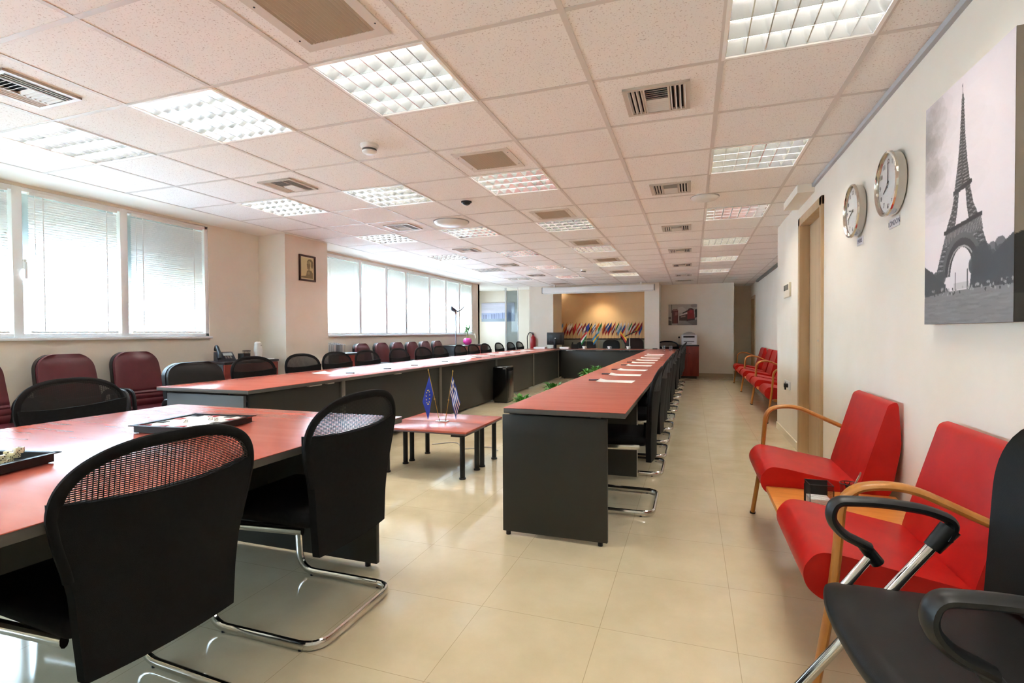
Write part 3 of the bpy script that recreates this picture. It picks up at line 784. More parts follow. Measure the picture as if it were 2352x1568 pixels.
for y, lb in ((7.16, 'red bench in the alcove nearest the camera, partly hidden by the wall corner'), (8.985, 'middle red bench of the alcove row'), (10.81, 'farthest red bench of the alcove row, before the end door')):
    dup(B1, (.91, y, 0), 0, lb)
# ------------------------------------------------------------------ right wall things
t = thing('canvas_print', 'large black and white canvas print of an iron lattice tower', 'picture', (XR, 2.32, 1.635))
MB().box(-.039, -.0004, -.32, .32, -.45, .45, .003).build('stretcher', mat('canvas_edge', '#8d847c', .7), t)
im = Img(210, 290, (.875, .835, .845))
for k in range(60):      # clouds in the printed sky
    cx, cy = random.random()*.75-.1, random.random()*.55
    im.ell(cx, cy, .10+.12*random.random(), .03+.04*random.random(), (.80, .76, .76) if cx > .3 else (.70, .67, .65), .10)
for k in range(40):
    cx, cy = random.random()*.28-.05, random.random()*.38; im.ell(cx, cy, .09, .05, (.50, .47, .44), .10)
dk, md, lt = (.15, .14, .14), (.33, .32, .32), (.62, .60, .60)
def wt(v):   # half width of the tower
    P = [(.07, .006), (.10, .015), (.12, .014), (.25, .031), (.35, .055), (.44, .088), (.46, .088), (.53, .125), (.59, .185), (.62, .20), (.70, .262), (.78, .325)]
    for (a, wa), (c, wc) in zip(P[:-1], P[1:]):
        if v <= c: return wa+(wc-wa)*(v-a)/(c-a)
    return .31
def cx_(v): return .49+.004*v
up = [(cx_(v)-wt(v), v) for v in np.linspace(.07, .46, 24)]+[(cx_(v)+wt(v), v) for v in np.linspace(.46, .07, 24)]
im.poly(up, md)
for s in (-1, 1):      # four sided legs
    lg = [(cx_(v)+s*wt(v), v) for v in np.linspace(.44, .80, 20)]+[(cx_(v)+s*wt(v)*(.42 if v < .6 else .42+.22*(v-.6)/.2), v) for v in np.linspace(.80, .44, 20)]
    im.poly(lg, md)
for v in np.arange(.10, .44, .013):
    w = wt(v); w2 = wt(v+.013); c = cx_(v)
    im.line((c-w, v), (c+w2, v+.013), .0035, lt, .8); im.line((c+w, v), (c-w2, v+.013), .0035, dk, .8); im.line((c-w, v), (c+w, v), .002, dk, .7)
for v in np.arange(.46, .78, .020):
    for s in (-1, 1):
        a, c = wt(v)*s, wt(v)*s*.45; a2, c2 = wt(v+.02)*s, wt(v+.02)*s*.5; x = cx_(v)
        im.line((x+a, v), (x+c2, v+.02), .004, lt, .8); im.line((x+c, v), (x+a2, v+.02), .004, dk, .8); im.line((x+a, v), (x+c, v), .0025, dk, .7)
im.poly([(.385, .448), (.597, .430), (.60, .449), (.385, .468)], dk); im.poly([(.272, .60), (.708, .575), (.712, .593), (.272, .619)], dk)
im.poly([(.29, .618), (.698, .592), (.72, .645), (.27, .665)], md)
for k in range(26): im.line((.295+.0157*k, .62-.001*k), (.29+.0168*k, .66-.0009*k), .002, lt, .8)
for s, col in ((.235, md), (.205, dk), (.165, lt), (.155, dk)):
    P = [(.49+s*math.cos(a), .80-(s*.72)*math.sin(a)) for a in np.linspace(0, PI, 30)]; im.poly(P, col)
P = [(.49+.135*math.cos(a), .815-.125*math.sin(a)) for a in np.linspace(0, PI, 30)]; im.poly(P+[(.355, .86), (.625, .86)], (.86, .83, .84))
im.line((.487, .035), (.49, .11), .004, md)
for k in range(26): im.ell(.02+.28*random.random(), .78+.07*random.random(), .05, .03, (.22, .22, .22), .8)
im.poly([(0, .73), (.08, .755), (.2, .80), (.3, .83), (.3, .87), (0, .87)], (.2, .2, .2))
im.poly([(.6, .80), (.72, .775), (.85, .74), (.93, .71), (1, .69), (1, .88), (.58, .87)], (.2, .2, .21))
for k in range(30): im.ell(.62+.38*random.random(), .80-.08*random.random()*1, .05, .03, (.19, .19, .2), .7)
im.poly([(.40, .83), (.58, .83), (.58, .86), (.40, .86)], (.75, .73, .73)); im.line((.42, .79), (.42, .86), .006, md); im.line((.56, .785), (.56, .86), .006, md)
im.poly([(0, .875), (.3, .86), (1, .865), (1, 1), (0, 1)], (.47, .46, .46))
for k in range(80): im.line((random.random(), .845+.03*random.random()), (random.random()*.02+random.random(), .86), .0, lt)
for k in range(70): x = random.random(); im.ell(x, .845+.03*random.random(), .008, .006, lt if k % 2 else dk, .9)
for k in range(120): im.ell(random.random(), .88+.12*random.random(), .06, .004, (.38, .37, .37) if k % 2 else (.56, .55, .55), .25)
im.plane('print', lambda x, y: (-.0396, .32-.64*x, .45-.90*y), t)
edge = Img(10, 290, (.58, .53, .48)); edge.poly([(0, .70), (1, .68), (1, 1), (0, 1)], (.13, .12, .12)); edge.poly([(0, .9), (1, .9), (1, 1), (0, 1)], (.2, .19, .18))
edge.plane('side_print', lambda x, y: (-.039+.038*x, -.3206, .45-.90*y), t)

def clock(label, y, z, hh, mm):
    t = thing('wall_clock', label, 'clock', (XR, y, z), 0, 'round chrome wall clocks')
    R = Matrix.Rotation(-PI/2, 4, 'Y')     # lathe axis to -x
    MB().lathe([(.148, .001), (.155, .006), (.158, .034), (.163, .042), (.160, .050), (.150, .052), (.144, .044), (.142, .036)], n=56, M=R, cap=False).build('case', mat('satin_nickel', '#d8d2c8', .14, 1.), t)
    MB().lathe([(.1425, .034), (0, .036)], n=48, M=R).build('dial', mat('clock_dial', '#e9e8e4', .5), t)
    for k in range(1, 13):
        a = PI/2-k*PI/6; p = (.112*math.cos(a), .112*math.sin(a))
        M = Matrix.Translation((-.0365, -p[0], p[1])) @ Matrix(((0, 0, -1, 0), (-1, 0, 0, 0), (0, 1, 0, 0), (0, 0, 0, 1)))
        text_mesh(str(k), .034, 'numeral', BLACK, t, M, .0004)
    for ang, ln, w, nm_ in ((hh, .066, .0042, 'hour_hand'), (mm, .104, .003, 'minute_hand')):
        a = PI/2-math.radians(ang); d = Vector((0, -math.cos(a), math.sin(a)))
        MB().tube([Vector((-.039, 0, 0))-d*.018, Vector((-.039, 0, 0))+d*ln], .0012, n=6, rb=w, up=(1, 0, 0)).build(nm_, BLACK, t)
    MB().lathe([(.007, .036), (.007, .042), (0, .043)], n=14, M=R).build('hub', STEEL, t)
    MB().lathe([(.1435, .0455), (.10, .0475), (0, .0485)], n=48, M=R).build('glass', thin_glass('clock_glass', '#fdfdfd', .15), t)
    return t
clock('round chrome wall clock beside the tower picture, above the word LONDON', 3.095, 1.90, 236, 2)
clock('round chrome wall clock nearer the door, left of the other clock', 3.70, 1.896, 282, 248)
def nameplate(txt, y, z, label, sz=.036):
    t = thing('name_plate', label, 'sign', (XR, y, z), 0, 'small name plates under the clocks')
    w = .020*len(txt)+.02
    MB().box(-.0025, .0, -w/2, w/2, -.024, .024, .0005).build('plate', mat('plate_paper', '#dcd6d4', .5), t)
    text_mesh(txt, sz, 'lettering', mat('ink_blue_grey', '#34344a', .6), t, Matrix.Translation((-.0027, 0, 0)) @ Matrix(((0, 0, -1, 0), (-1, 0, 0, 0), (0, 1, 0, 0), (0, 0, 0, 1))), .0003)
nameplate('LONDON', 3.116, 1.708, 'small paper sign reading LONDON under the nearer clock')
nameplate('PARIS', 3.68, 1.708, 'small paper sign reading PARIS under the clock nearer the door')
t = thing('switch_panel', 'cream wall panel with three dark switches beside the door frame', 'switch', (XR, 6.17, 1.595))
MB().box(-.022, 0, -.17, .17, -.075, .075, .006).build('plate', mat('cream_plastic', '#e6dcc4', .4), t)
for k in range(3): MB().box(-.028, -.02, -.12+.09*k, -.06+.09*k, .0, .058, .003).build('rocker_switch', mat('rocker_grey', '#6e675c', .4), t)
t = thing('wall_socket', 'white double wall socket with a black plug, low beside the door frame', 'socket', (XR, 6.17, .585))
MB().box(-.012, 0, -.16, .16, -.045, .045, .004).build('plate', WHITE, t)
MB().cyl((-.012, .06, 0), (-.016, .06, 0), .03, n=20).build('outlet', GREY, t)
MB().cyl((-.012, -.07, 0), (-.05, -.07, 0), .022, n=16).box(-.045, -.03, -.085, -.055, -.045, .0, .004).build('plug', BLACK, t)
# items on the bench side table
zt = .352
t = thing('memo_box', 'black wire mesh memo box holding white notes on the bench side table', 'desk organizer', (.555, 2.71, zt), .06)
MB().box(-.048, .048, -.048, .048, 0, .003).box(-.048, -.046, -.048, .048, 0, .105).box(.046, .048, -.048, .048, 0, .105).box(-.048, .048, .046, .048, 0, .105).box(-.048, .048, -.048, -.046, 0, .105).build('mesh_wall', WIRE, t, smooth=False)
b = MB()
for z in (.003, .105): b.tube([(-.048, -.048, z), (.048, -.048, z), (.048, .048, z), (-.048, .048, z)], .0018, n=6, closed=True)
for sx in (-1, 1):
    for sy in (-1, 1): b.cyl((sx*.048, sy*.048, 0), (sx*.048, sy*.048, .086), .0018, n=6)
b.build('wire_frame', BLACK, t)
t2 = thing('note_paper', 'block of white notes inside the wire memo box', 'paper', (.555, 2.71, zt+.0035), .06)
MB().box(-.043, .043, -.043, .043, 0, .034, .0006).build('sheets', PAPER, t2)
t = thing('pen_cup', 'black wire mesh pen cup on the bench side table', 'pen holder', (.70, 2.80, zt))
MB().lathe([(.034, .002), (.040, .09)], n=28, cap=False).build('mesh_wall', WIRE, t); MB().lathe([(.034, 0), (.034, .003)], n=24).build('base', BLACK, t)
MB().tube([(.040*math.cos(a), .040*math.sin(a), .09) for a in np.linspace(0, 2*PI, 29)[:-1]], .002, n=6, closed=True).build('rim', BLACK, t)
for k, (dx, dy) in enumerate(((.035, -.02), (.04, .0))):
    p = thing('pen', ('silver pen leaning in the wire pen cup, left one', 'white pen leaning in the wire pen cup, right one')[k], 'pen', (.70, 2.80, zt+.005), 0, 'pens in the cup')
    MB().tube([(-.02+.01*k, .012*k, 0), (dx, dy, .125)], .0038, n=8).build('barrel', STEEL if k == 0 else WHITE, p)
    MB().tube([(dx, dy, .125), (dx*1.13, dy*1.1, .142)], .0032, n=8).build('cap', STEEL, p)

# ------------------------------------------------------------------ near table things
def tray(label, loc, rz, board):
    t = thing('game_tray', label, 'game', loc, rz, 'black rimmed game trays')
    a, c = (.158, .158) if board else (.145, .12); hgt = .034
    b = MB(); b.box(-a, a, -c, c, .004, .010)
    for s in (-1, 1):
        b.box(s*a-.004, s*a+.004, -c, c, .004, hgt); b.box(-a, a, s*c-.004, s*c+.004, .004, hgt)
        b.box(s*a-.002, s*(a+.016), -c-.016, c+.016, hgt-.003, hgt); b.box(-a-.016, a+.016, s*c-.002, s*(c+.016), hgt-.003, hgt)
    b.build('tray', BLACK, t, smooth=False)
    for sx in (-1, 1):
        for sy in (-1, 1): MB().cyl((sx*a*.9, sy*c*.9, 0), (sx*a*.9, sy*c*.9, .005), .008, n=10).build('foot', BLACK, t)
    return t
t = tray('black game tray with white board and red squares in the middle of the near table', (-2.11, 1.71, TT), .12, True)
b = MB(); b.box(-.15, .15, -.15, .15, .010, .029); b.build('board', mat('board_white', '#f3f1ee', .3), t, smooth=False)
RSQ = mat('board_red', '#b3202a', .35)
for k in range(4):
    u = -.135+.045*2*k
    for nm_, q, m in (('board_square', (u, -.13), RSQ), ('board_square', (u+.02, .13), RSQ if k % 2 else BLACK), ('board_square', (-.13, u), RSQ if k % 2 == 0 else BLACK), ('board_square', (.13, u+.02), BLACK if k % 2 else RSQ)):
        MB().box(q[0]-.02, q[0]+.02, q[1]-.017, q[1]+.017, .029, .0315, .001).build(nm_, m, t)
def die(label, loc, rz, s=.0075, group='dice on the white board', m=None):
    d = thing('game_die', label, 'die', loc, rz, group)
    MB().box(-s, s, -s, s, 0, 2*s, s*.25, 2).build('cube', m or mat('die_white', '#f0efec', .3), d)
    b = MB()
    for (y, z) in ((-.5, .5), (.5, 1.5), (0, 1), (.5, .5), (-.5, 1.5)): b.cyl((s, y*s, z*s), (s+.0004, y*s, z*s), s*.2, n=8)
    for (x, z) in ((-.5, .5), (.5, 1.5), (0, 1)): b.cyl((x*s, -s, z*s), (x*s, -s-.0004, z*s), s*.2, n=8)
    for (x, y) in ((-.5, .5), (.5, -.5)): b.cyl((x*s, y*s, 2*s), (x*s, y*s, 2*s+.0004), s*.2, n=8)
    b.build('pips', BLACK, d); return d
zb = TT+.029
die('white die nearest the camera on the white game board', (-2.115, 1.665, zb), .4); die('white die in the middle of three on the white game board', (-2.075, 1.755, zb), .2); die('white die farthest to the right on the white game board', (-2.035, 1.75, zb), .7)
t = tray('black game tray of ivory pieces at the left edge of the near table', (-2.105, .945, TT), .22, False)
rr = random.Random(3); IV = mat('ivory_piece', '#e8e4c4', .35)
for k in range(22):
    cx_0, cy_0 = .045+rr.uniform(-.055, .045), .05+rr.uniform(-.05, .035)
    d = die('ivory game die heaped in the tray at the left edge, %s of the heap' % ORD[k], (-2.105+cx_0, .945+cy_0, TT+.0101+(.0 if k < 10 else .0182 if k < 17 else .0364)), rr.uniform(0, 1.5), .009, 'ivory dice in the left tray', IV)

# ------------------------------------------------------------------ table flags
def flag_cloth(parent, p0, p1, drop, sway, mats, mfn, nu=12, nv=18, name='flag_cloth', waves=2.5, amp=.008):
    """cloth hung along the pole from p0 (top) to p1, falling by drop, free edge pushed by sway"""
    p0, p1 = Vector(p0), Vector(p1); sway = Vector(sway)
    nrm = sway.cross(Vector((0, 0, 1)));  nrm = nrm.normalized() if nrm.length > 1e-6 else Vector((0, 1, 0))
    def f(u, v):
        q = p0.lerp(p1, u)
        return q+sway*v*(1-.25*u)+Vector((0, 0, -drop*v**1.1))+nrm*(amp*math.sin(v*waves*2*PI+u*2)*min(1, 3*v))
    return MB().grid(f, nu, nv, mfn=mfn, th=tuple(nrm*.0008)).build(name, mats, parent, fix=False), f, nrm
FB = mat('flag_navy', '#1c3aa8', .7, sheen=.3); FG = mat('flag_blue', '#23459f', .7, sheen=.3); FW = mat('flag_white', '#eeeef2', .7); FY = mat('flag_star_yellow', '#e9d66c', .6)
t = thing('flag_stand', 'metal stand with starred blue flag and striped blue white flag on coffee table', 'flag stand', (-2.07, 4.05, .385))
MB().box(-.055, .055, -.028, .028, 0, .008, .003).cyl((-.03, 0, .008), (-.03, 0, .03), .006).cyl((.03, 0, .008), (.03, 0, .03), .006).build('base', CHROME, t)
for s, tp in ((-1, (-.135, .0, .445)), (1, (.105, .0, .44))):
    p = MB().tube([(s*.03, 0, .01), tp], .003, n=8).lathe([(.0, 0), (.006, .004), (.004, .012), (0, .02)], (tp[0], tp[1], tp[2]-.004), n=10).build('pole', GOLD, t)
    q = Vector((s*.03, 0, .01)).lerp(Vector(tp), .42); MB().lathe([(.004, -.006), (.008, 0), (.004, .006)], tuple(q), n=10).build('collar', GOLD, p)
a = Vector((-.135, 0, .445)).lerp(Vector((-.03, 0, .01)), .10); c = Vector((-.135, 0, .445)).lerp(Vector((-.03, 0, .01)), .46)
o, f, nr = flag_cloth(t, a, c, .235, (-.062, -.02, 0), [FB], None, waves=1.2, amp=.01)
for k in range(12):
    an = 2*PI*k/12; u, v = .5+.26*math.cos(an), .52+.2*math.sin(an); ctr = f(u, v)
    st = []
    du = (f(u+.02, v)-f(u-.02, v)).normalized(); dv = (f(u, v+.02)-f(u, v-.02)); dv = (dv-du*dv.dot(du)).normalized()
    for i in range(10):
        r = .0068 if i % 2 == 0 else .003; aa = i*PI/5; st.append(ctr+du*r*math.cos(aa)+dv*r*math.sin(aa))
    nn = du.cross(dv); m = MB(); m.raw([p+nn*.0018 for p in st]+[p-nn*.0018 for p in st], [tuple(range(10)), tuple(range(19, 9, -1))]+[(i, (i+1) % 10, 10+(i+1) % 10, 10+i) for i in range(10)]); m.build('star', FY, o)
a = Vector((.105, 0, .44)).lerp(Vector((.03, 0, .01)), .08); c = Vector((.105, 0, .44)).lerp(Vector((.03, 0, .01)), .44)
def greek(i, j):    # 9 stripes along u, canton with a cross
    if i < 10 and j < 12:
        return 1 if (4 <= i < 6 or 5 <= j < 7) else 0
    return 0 if (i//2) % 2 == 0 else 1
flag_cloth(t, a, c, .235, (.066, .02, 0), [FG, FW], greek, nu=18, nv=30, waves=1.6, amp=.012)

# ------------------------------------------------------------------ sheets and pens on the wings
def sheet(label, x, y, rz, group, curl=.012):
    t = thing('paper_sheet', label, 'paper', (x, y, TT), rz, group)
    def f(u, v): return ((u-.5)*.30, (v-.5)*.21, .0012+curl*max(0, 1-u*4)**2*(.5+.5*v))
    MB().grid(f, 14, 6, th=(0, 0, -.001)).build('sheet', PAPER, t); return t
def pen(label, x, y, rz, group):
    t = thing('ballpoint_pen', label, 'pen', (x, y, TT), rz, group)
    MB().tube([(-.06, 0, .0055), (.045, 0, .0055)], .005, n=8).build('barrel', mat('pen_blue', '#33384e', .3), t)
    MB().tube([(.045, 0, .0055), (.068, 0, .0055)], .0055, n=8).build('cap', BLACK, t); return t
s0 = None
for k, y in enumerate((4.43, 5.12, 5.78, 6.58, 7.2, 7.85, 8.55, 9.28, 9.85)):
    lb = 'white sheet of paper on the right wing table, %s from the near end' % ORD[k]
    if s0 is None: s0 = sheet(lb, -.615, y, -.03, 'papers on the right wing table')
    else: dup(s0, (-.615-.003*k, y, TT), -.03+.05*math.sin(k*2.1), lb)
s1 = None; LTY = (4.52, 5.22, 5.85, 6.72, 7.33, 7.98, 8.62, 9.42, 10.05, 10.75, 11.5)
for k, y in enumerate(LTY):
    lb = 'white sheet of paper on the left wing table, %s from the near end' % ORD[k]
    if s1 is None: s1 = dup(s0, (-3.64, y, TT), 0, lb, 'papers on the left wing table')
    else: dup(s1, (-3.64, y, TT), .06*math.sin(k*1.7), lb)
p0 = None
for k, y in enumerate((4.46, 5.14, 5.80, 6.62, 7.24, 7.88)):
    lb = 'dark pen beside a sheet on the right wing table, %s from near end' % ORD[k]
    if p0 is None: p0 = pen(lb, -.81, y, .25, 'pens on the right wing table'); p0.scale = (.7, 1, 1)
    else: dup(p0, (-.81, y, TT), .25+.1*math.sin(k), lb)
p1 = None
for k, y in enumerate(LTY[:10]):
    lb = 'dark pen beside a sheet on the left wing table, %s from near end' % ORD[k]
    if p1 is None: p1 = dup(p0, (-3.40, y+.02, TT), .35, lb, 'pens on the left wing table')
    else: dup(p1, (-3.40, y+.02, TT), .35+.15*math.sin(k), lb)
# ------------------------------------------------------------------ left wall things
def cabinet(label, x0, x1, y0, y1, h, face, doors=2, top=None, side=None):
    """face '+x' or '-y'"""
    t = thing('cabinet', label, 'cabinet', ((x0+x1)/2, (y0+y1)/2, 0)); a, c, d, e = -(x1-x0)/2, (x1-x0)/2, -(y1-y0)/2, (y1-y0)/2
    MB().box(a, c-.02 if face == '+x' else c, d if face == '+x' else d+.02, e, .04, h-.025, .003).build('carcass', side or CHAR, t)
    MB().box(a+.02, c-.05, d+.03, e-.02, 0, .04).build('plinth', BLACK, t, smooth=False)
    MB().box(a-.004, c+.006, d-.006, e+.004, h-.025, h, .004).build('top', top or mat('black_top', '#2a2527', .35), t)
    n = doors
    for k in range(n):
        if face == '+x':
            w = (e-d)/n; q0, q1 = d+k*w+.004, d+(k+1)*w-.004
            dr = MB().box(c-.02, c, q0, q1, .045, h-.03, .002).build('door', MAROON, t)
            hy = q1-.04 if k % 2 == 0 else q0+.04
            MB().cyl((c, hy, h*.55), (c+.02, hy, h*.55), .011, n=12).build('knob', BLACK, dr)
        else:
            w = (c-a)/n; q0, q1 = a+k*w+.003, a+(k+1)*w-.003
            dr = MB().box(q0, q1, d, d+.02, .045, h-.03, .002).build('door', MAROON, t)
            hx = q1-.04 if k % 2 == 0 else q0+.04
            MB().cyl((hx, d, h*.75), (hx, d-.02, h*.75), .012, n=12).build('knob', BLACK, dr)
    return t
SLATE = mat('slate_side', '#3c4043', .5)
cabinet('low cabinet with mahogany front carrying the telephone, in the corner before the pillar', -5.14, -4.72, 4.17, 4.93, .86, '+x', 2, None, SLATE)
cabinet('low mahogany cabinet just past the pillar, carrying the wire file rack', -5.13, -4.62, 5.95, 6.52, .88, '+x', 1, None, SLATE)
cabinet('low mahogany cabinet with the pink potted plant near the floor lamp', -5.13, -4.62, 9.95, 11.45, .89, '+x', 3, None, SLATE)
# telephone
t = thing('desk_telephone', 'dark grey office telephone on the corner cabinet', 'telephone', (-4.93, 4.36, .86), -.5)
MB().prism([(-.09, 0), (.10, 0), (.10, .02), (-.05, .10), (-.09, .10)], -.09, .09, 'x', M=Matrix.Rotation(-PI/2, 4, 'Z')).build('body', mat('phone_grey', '#2b2f3a', .4), t)
MB().tube(fillet([(-.08, -.07, .12), (-.05, -.07, .17), (.09, -.07, .085), (.10, -.07, .04)], .03), .02, n=10).build('handset', mat('phone_handset', '#23262f', .35), t)
MB().box(-.012, .05, -.02, .07, .073, .078, .001, M=Matrix.Rotation(.48, 4, 'Y') @ Matrix.Translation((-.04, 0, 0))).build('display', mat('phone_display', '#aeb7bb', .2), t)
b = MB()
for r_ in range(4):
    for c_ in range(3): b.box(.03+.016*r_, .04+.016*r_, -.01+.025*c_, .005+.025*c_, .055-.0075*r_, .064-.0075*r_)
b.build('keypad', GREY, t, smooth=False)
t = thing('pen_cup', 'black wire pen cup beside the telephone on the corner cabinet', 'pen holder', (-4.93, 4.66, .86))
MB().lathe([(.036, 0), (.042, .105)], n=24, cap=False).build('mesh_wall', WIRE, t); MB().lathe([(.036, 0), (.036, .004)], n=24).build('base', BLACK, t)
MB().tube([(.042*math.cos(a), .042*math.sin(a), .105) for a in np.linspace(0, 2*PI, 25)[:-1]], .003, n=6, closed=True).build('rim', BLACK, t)
t = thing('memo_box', 'black wire memo box between the telephone and the pen cup', 'desk organizer', (-4.85, 4.55, .86))
MB().box(-.045, .045, -.045, .045, 0, .004).box(-.045, -.042, -.045, .045, 0, .08).box(.042, .045, -.045, .045, 0, .08).box(-.045, .045, .042, .045, 0, .08).box(-.045, .045, -.045, -.042, 0, .08).build('mesh_wall', mat('wire_dark', '#26211f', .5), t, smooth=False)
t = thing('air_freshener', 'tall rounded white air freshener on the corner cabinet', 'air freshener', (-4.90, 4.80, .86))
def fa(u, v):
    z = .21*u; w = .040+.012*math.sin(PI*min(1, u*1.05)) if u < .9 else .045*max(.55, 1-((u-.9)/.1)**2*.45)
    a = 2*PI*v; return (.75*w*math.cos(a), w*math.sin(a), z)
b = MB(); b.grid(fa, 20, 24); b.prism([(.75*.0248*math.cos(a)/1, .0248*math.sin(a)) for a in np.linspace(0, 2*PI, 25)[:-1]], .2099, .2101, 'z'); b.build('case', WHITE, t)
MB().cyl((.035, .012, .165), (.041, .012, .165), .007, n=12).build('nozzle', GREY, t)
t = thing('paper_stack', 'white papers lying at the right end of the corner cabinet', 'paper', (-4.83, 4.86, .86)); MB().box(-.07, .07, -.05, .05, 0, .008).build('sheets', PAPER, t)
# wire rack on second cabinet
t = thing('file_rack', 'grey wire mesh file rack on the cabinet past the pillar', 'file rack', (-4.85, 6.12, .88))
b = MB()
for k in range(4):
    y = -.12+.08*k
    b.tube([(-.1, y, .005), (.1, y, .005), (.1, y, .12), (-.1, y, .15)], .003, n=6, closed=True)
    for q in range(6): b.tube([(-.09+.036*q, y, .005), (-.09+.036*q, y, .145-.005*q)], .0018, n=5)
for x in (-.1, .1): b.tube([(x, -.12, .005), (x, .12, .005)], .003, n=6)
b.build('wire_frame', mat('rack_grey', '#6b6b6e', .35, .8), t)
for k in range(3):
    tag(MB().box(-.085, .085, -.02, .02, 0, .115, .002).build('folder', mat('folder_grey', ['#b9babc', '#8d9095', '#c9c8c6'][k], .6), loc=(-4.85, 6.035+.08*k, .885)), ['pale grey folder at the near end of the wire file rack', 'darker grey folder in the middle of the wire file rack', 'palest folder at the far end of the wire file rack'][k], 'folder', 'folders in the wire rack')
# pillar picture
t = thing('framed_picture', 'small wood framed golden picture of a crested helmet figure on the pillar', 'picture', (-4.73, 5.445, 2.01))
b = MB(); W_, H_ = .148, .167
for (a0, a1, c0, c1) in ((-W_, W_, -H_, -H_+.022), (-W_, W_, H_-.022, H_), (-W_, -W_+.022, -H_, H_), (W_-.022, W_, -H_, H_)): b.box(.002, .024, a0, a1, c0, c1, .003)
b.build('frame', mat('dark_oak_frame', '#4a3226', .4), t); MB().box(.0, .006, -W_+.01, W_-.01, -H_+.01, H_-.01).build('backing', BLACK, t, smooth=False)
im = Img(70, 80, (.83, .77, .55))
im.poly([(0, 0), (1, 0), (1, .05), (0, .05)], (.9, .85, .72)); im.poly([(0, 0), (.06, 0), (.06, 1), (0, 1)], (.9, .84, .7)); im.poly([(.93, 0), (1, 0), (1, 1), (.93, 1)], (.9, .85, .72)); im.poly([(0, .95), (1, .95), (1, 1), (0, 1)], (.9, .85, .72))
o_ = (.50, .44, .27); o2 = (.62, .56, .38)
im.ell(.72, .24, .22, .15, o_); im.ell(.66, .30, .16, .12, (.83, .77, .55)); im.ell(.86, .33, .08, .15, o_); im.ell(.62, .33, .13, .15, o2); im.poly([(.48, .30), (.74, .30), (.70, .56), (.52, .52)], o_); im.poly([(.56, .5), (.7, .5), (.74, .62), (.54, .62)], o2)
im.poly([(.50, .60), (.80, .58), (.92, .70), (.92, .92), (.40, .92), (.46, .72)], o_); im.poly([(.10, .86), (.45, .82), (.45, .93), (.08, .93)], o_); im.ell(.62, .70, .1, .06, o2)
im.plane('print', lambda x, y: (.0066, -.128+.256*x, .147-.294*y), t)
# floor lamp
LSTEEL = mat('lamp_steel', '#85868a', .35, .9)
t = thing('floor_lamp', 'slim chrome floor lamp with an upturned open shade by the windows', 'lamp', (-4.45, 9.32, 0))
MB().lathe([(.14, 0), (.14, .012), (.05, .022), (.02, .03)], n=32).build('base', LSTEEL, t)
MB().tube([(0, 0, .02), (0, 0, 1.56)], .012, n=12).build('pole', LSTEEL, t)
MB().lathe([(.012, 1.53), (.03, 1.57), (.02, 1.59)], n=18).build('socket', STEEL, t)
b = MB()
for k in range(3):
    a = 2*PI*k/3+.4; d = Vector((math.cos(a), math.sin(a), 0))
    def fw(u, v, d=d, a=a):
        r = .02+.15*u; w = .07*math.sin(PI*min(1, .15+u*.8)); p = d*r; n_ = Vector((-d.y, d.x, 0)); return p+n_*(w*(2*v-1))+Vector((0, 0, 1.575+.10*u*u+.02*(2*v-1)**2))
    b.grid(fw, 8, 6, th=(0, 0, .003))
b.build('lamp_shade', LSTEEL, t)
# plants
def leafy(t, n, r, h, leafm, ln, z0=0., seed=1, name='foliage', wide=.35):
    q = random.Random(seed); b = MB()
    for k in range(n):
        a = q.uniform(0, 2*PI); el = q.uniform(.1, 1.2); c = Vector((r*q.random()*math.cos(a), r*q.random()*math.sin(a), z0+h*q.random()))
        d = Vector((math.cos(a)*math.cos(el), math.sin(a)*math.cos(el), math.sin(el))); l = ln*q.uniform(.6, 1.1); s = d.cross(Vector((0, 0, 1))).normalized()*l*wide*.5; up = Vector((0, 0, .0))
        p1 = c+d*l*.5+Vector((0, 0, l*.08)); p2 = c+d*l-Vector((0, 0, l*.25))
        b.raw([c, p1+s, p2, p1-s, p1-Vector((0, 0, l*.04))], [(0, 1, 4), (1, 2, 4), (2, 3, 4), (3, 0, 4)])
    return b.build(name, leafm, t, smooth=False, fix=False)
t = thing('potted_plant', 'small leafy plant in a round pink pot on the far cabinet', 'plant', (-4.83, 10.72, .89))
MB().lathe([(.05, 0), (.09, .04), (.10, .08), (.085, .13), (.06, .155), (.055, .15), (.05, .13)], n=30).build('pot', PINK, t)
MB().lathe([(.056, .128), (0, .132)], n=20).build('soil', SOIL, t)
MB().tube([(0, 0, .12), (.005, 0, .22), (0, .005, .30)], .014, n=8).build('stem', mat('plant_stem', '#5b6b3a', .7), t)
leafy(t, 46, .06, .14, GREEN, .13, .24, 5)
t = thing('memo_holder', 'thin wire memo clip with an oval loop beside the pink pot', 'memo holder', (-4.83, 11.15, .89))
MB().lathe([(.03, 0), (.03, .012), (.0, .014)], n=18).build('base', STEEL, t)
MB().tube([(0, 0, .01), (0, 0, .13)]+[(0, .045*math.sin(a), .20-.07*math.cos(a)) for a in np.linspace(.1, 2*PI-.1, 20)], .004, n=6).build('wire', STEEL, t)
